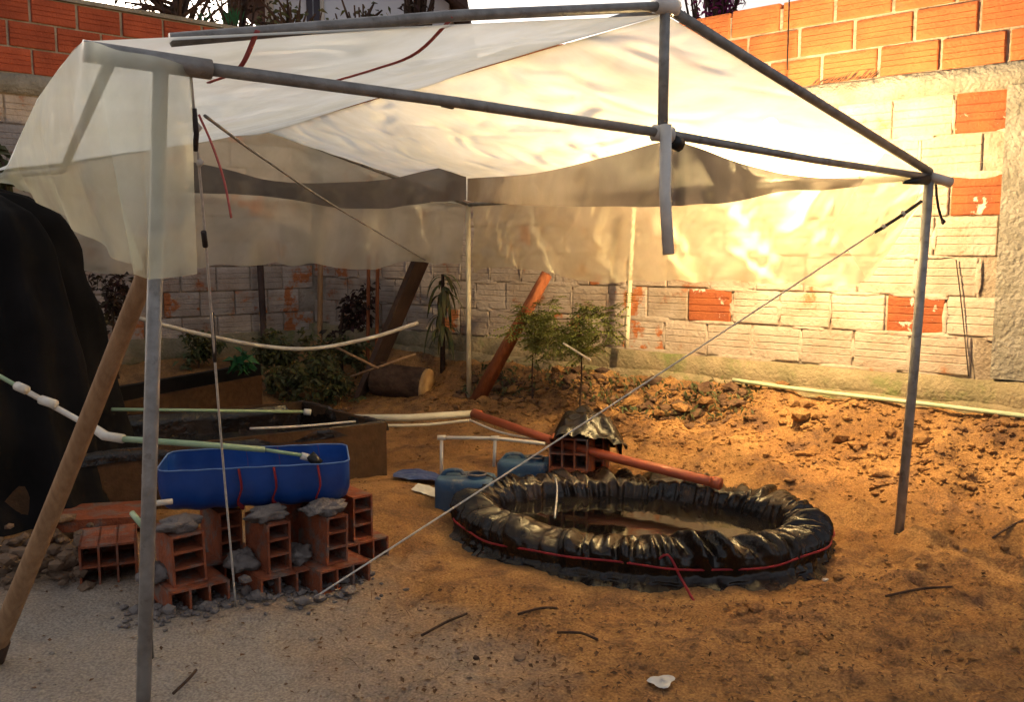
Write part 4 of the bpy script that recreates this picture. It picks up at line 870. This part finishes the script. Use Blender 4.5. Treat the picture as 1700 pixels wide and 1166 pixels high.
for k, (px, py, rs, lab, m) in enumerate(((863, 1098, .022, 'pale flat stone on the soil in the middle foreground', 'stone'), (790, 1098, .014, 'small dark stone in the middle foreground', 'bark'), (1602, 925, .020, 'small pale stone right of the right post foot', 'stone'), (1370, 968, .016, 'small pale stone at the right end of the pond', 'paper'), (8, 925, .035, 'reddish brick fragment at the left edge on the ground', 'brickterra'), (1130, 690, .055, 'pale soil lump right of the saplings', 'soil'), (1175, 672, .06, 'large pale soil lump below the wall ledge', 'soil'), (1330, 700, .06, 'large soil lump on the bank left of the right post', 'soil'), (1560, 800, .04, 'soil lump on the slope right of the right post', 'soil'), (1085, 640, .06, 'dark soil lump in the trench below the wall', 'bark'), (1000, 625, .05, 'dark soil lump in the trench behind the saplings', 'bark'))):
    p = gp(px, py); b = MB(); clod(b, p+Vector((0, 0, rs*.3)), rs, r); solo(b, 'stone' if rs < .03 else 'soil_lump', M[m], lab, 'stone' if rs < .03 else 'soil lump')
for (a_, b2, lab) in (((288, 1160), (326, 1124), 'dark short stick on the soil beside the foot of the left post'), ((925, 1062), (992, 1072), 'thin dark twig in the middle foreground'), ((700, 1062), (775, 1030), 'thin bent twig below the brick piers'), ((1640, 905), (1698, 870), 'pale twig on the slope at the right edge'), ((1470, 1000), (1580, 985), 'long thin twig in front of the right post'), ((860, 1030), (925, 1022), 'thin twig in front of the pond')):
    p = gp(*a_); q_ = gp(*b2); p.z += .012; q_.z += .014; m_ = p.lerp(q_, .5)+Vector((.01, .01, .006)); solo(MB().tube(curve([p, m_, q_], 6), .0045, 5), 'twig', M['bark'], lab, 'twig')
r = random.Random(21)
for nm_, m__, n_, pa, pb2, dlo, dhi in (('trench_rubble', 'bark2', 620, 1270, 815, .13, .36), ('bank_rubble', 'soil', 900, 1760, 815, .10, .62)):
    b = MB(); pp2 = []
    for k in range(n_):
        s_ = r.uniform(sx(pa), sx(pb2)); D_ = r.uniform(dlo, dhi)+.05*math.sin(s_*5)+.04*math.sin(s_*13); p = RO+RD*s_+RN*D_; pp2.append((p, min(.055, .006+r.paretovariate(1.8)*.005)))
    gz = ground(np.array([p.x for p, _ in pp2]), np.array([p.y for p, _ in pp2]))
    for (p, r_), z in zip(pp2, gz): clod(b, Vector((p.x, p.y, z+r_*.1)), r_, r)
    tag(b.build(nm_, M[m__]), kind='stuff')
b = MB(); pp2 = []
for k in range(420):                                     # crumbled mortar round the brick piers
    i_ = r.randrange(3); t_ = tops[i_]; x, y = t_[0]+r.gauss(-.01, .10), t_[1]+r.gauss(-.10, .06); pp2.append((Vector((x, y, 0)), .004+r.paretovariate(2)*.004))
gz = ground(np.array([p.x for p, _ in pp2]), np.array([p.y for p, _ in pp2]))
for (p, r_), z in zip(pp2, gz): clod(b, Vector((p.x, p.y, z+r_*.4)), min(r_, .03), r)
tag(b.build('mortar_crumbs', M['sack']), kind='stuff')
b = MB()
for k in range(700):
    s_ = r.uniform(sx(1290), sx(820)); D_ = r.uniform(.10, .36)+.05*math.sin(s_*5); p = RO+RD*s_+RN*D_; z = G(p.x, p.y); leafquad(b, Vector((p.x, p.y, z)), Vector((r.uniform(-1, 1), r.uniform(-1, 1), r.uniform(.2, 1.5))), rv(r), r.uniform(.03, .08), r.uniform(.008, .02), .2)
tag(b.build('trench_weeds', M['leaf2']), kind='stuff')
# broken bricks and rubble at far left
for k, (px, py, s_, rz, lab) in enumerate(((30, 830, .9, .3, 'broken brick half sunk in the rubble at the left edge'), (85, 800, 1, 1.0, 'broken brick leaning in the rubble behind the six hole brick'), (55, 765, .8, 2.0, 'topmost broken brick of the rubble at the left edge'))):
    p = gp(px, py+40); p = at(px, py, p.y+(.25 if k < 2 else -.1)); p.z = G(p.x, p.y)+(.02 if k < 2 else .08); hollow(H_base, p, rz, lab, (.3*k, .2))
b = MB(); r = random.Random(12)
for k in range(160):
    p = at(r.uniform(-60, 150), 860, r.uniform(3.1, 3.6)); p.z = G(p.x, p.y)+max(0, r.gauss(.03, .05)); clod(b, p, r.uniform(.012, .045), r)
tag(b.build('rubble', M['stone']), kind='stuff')
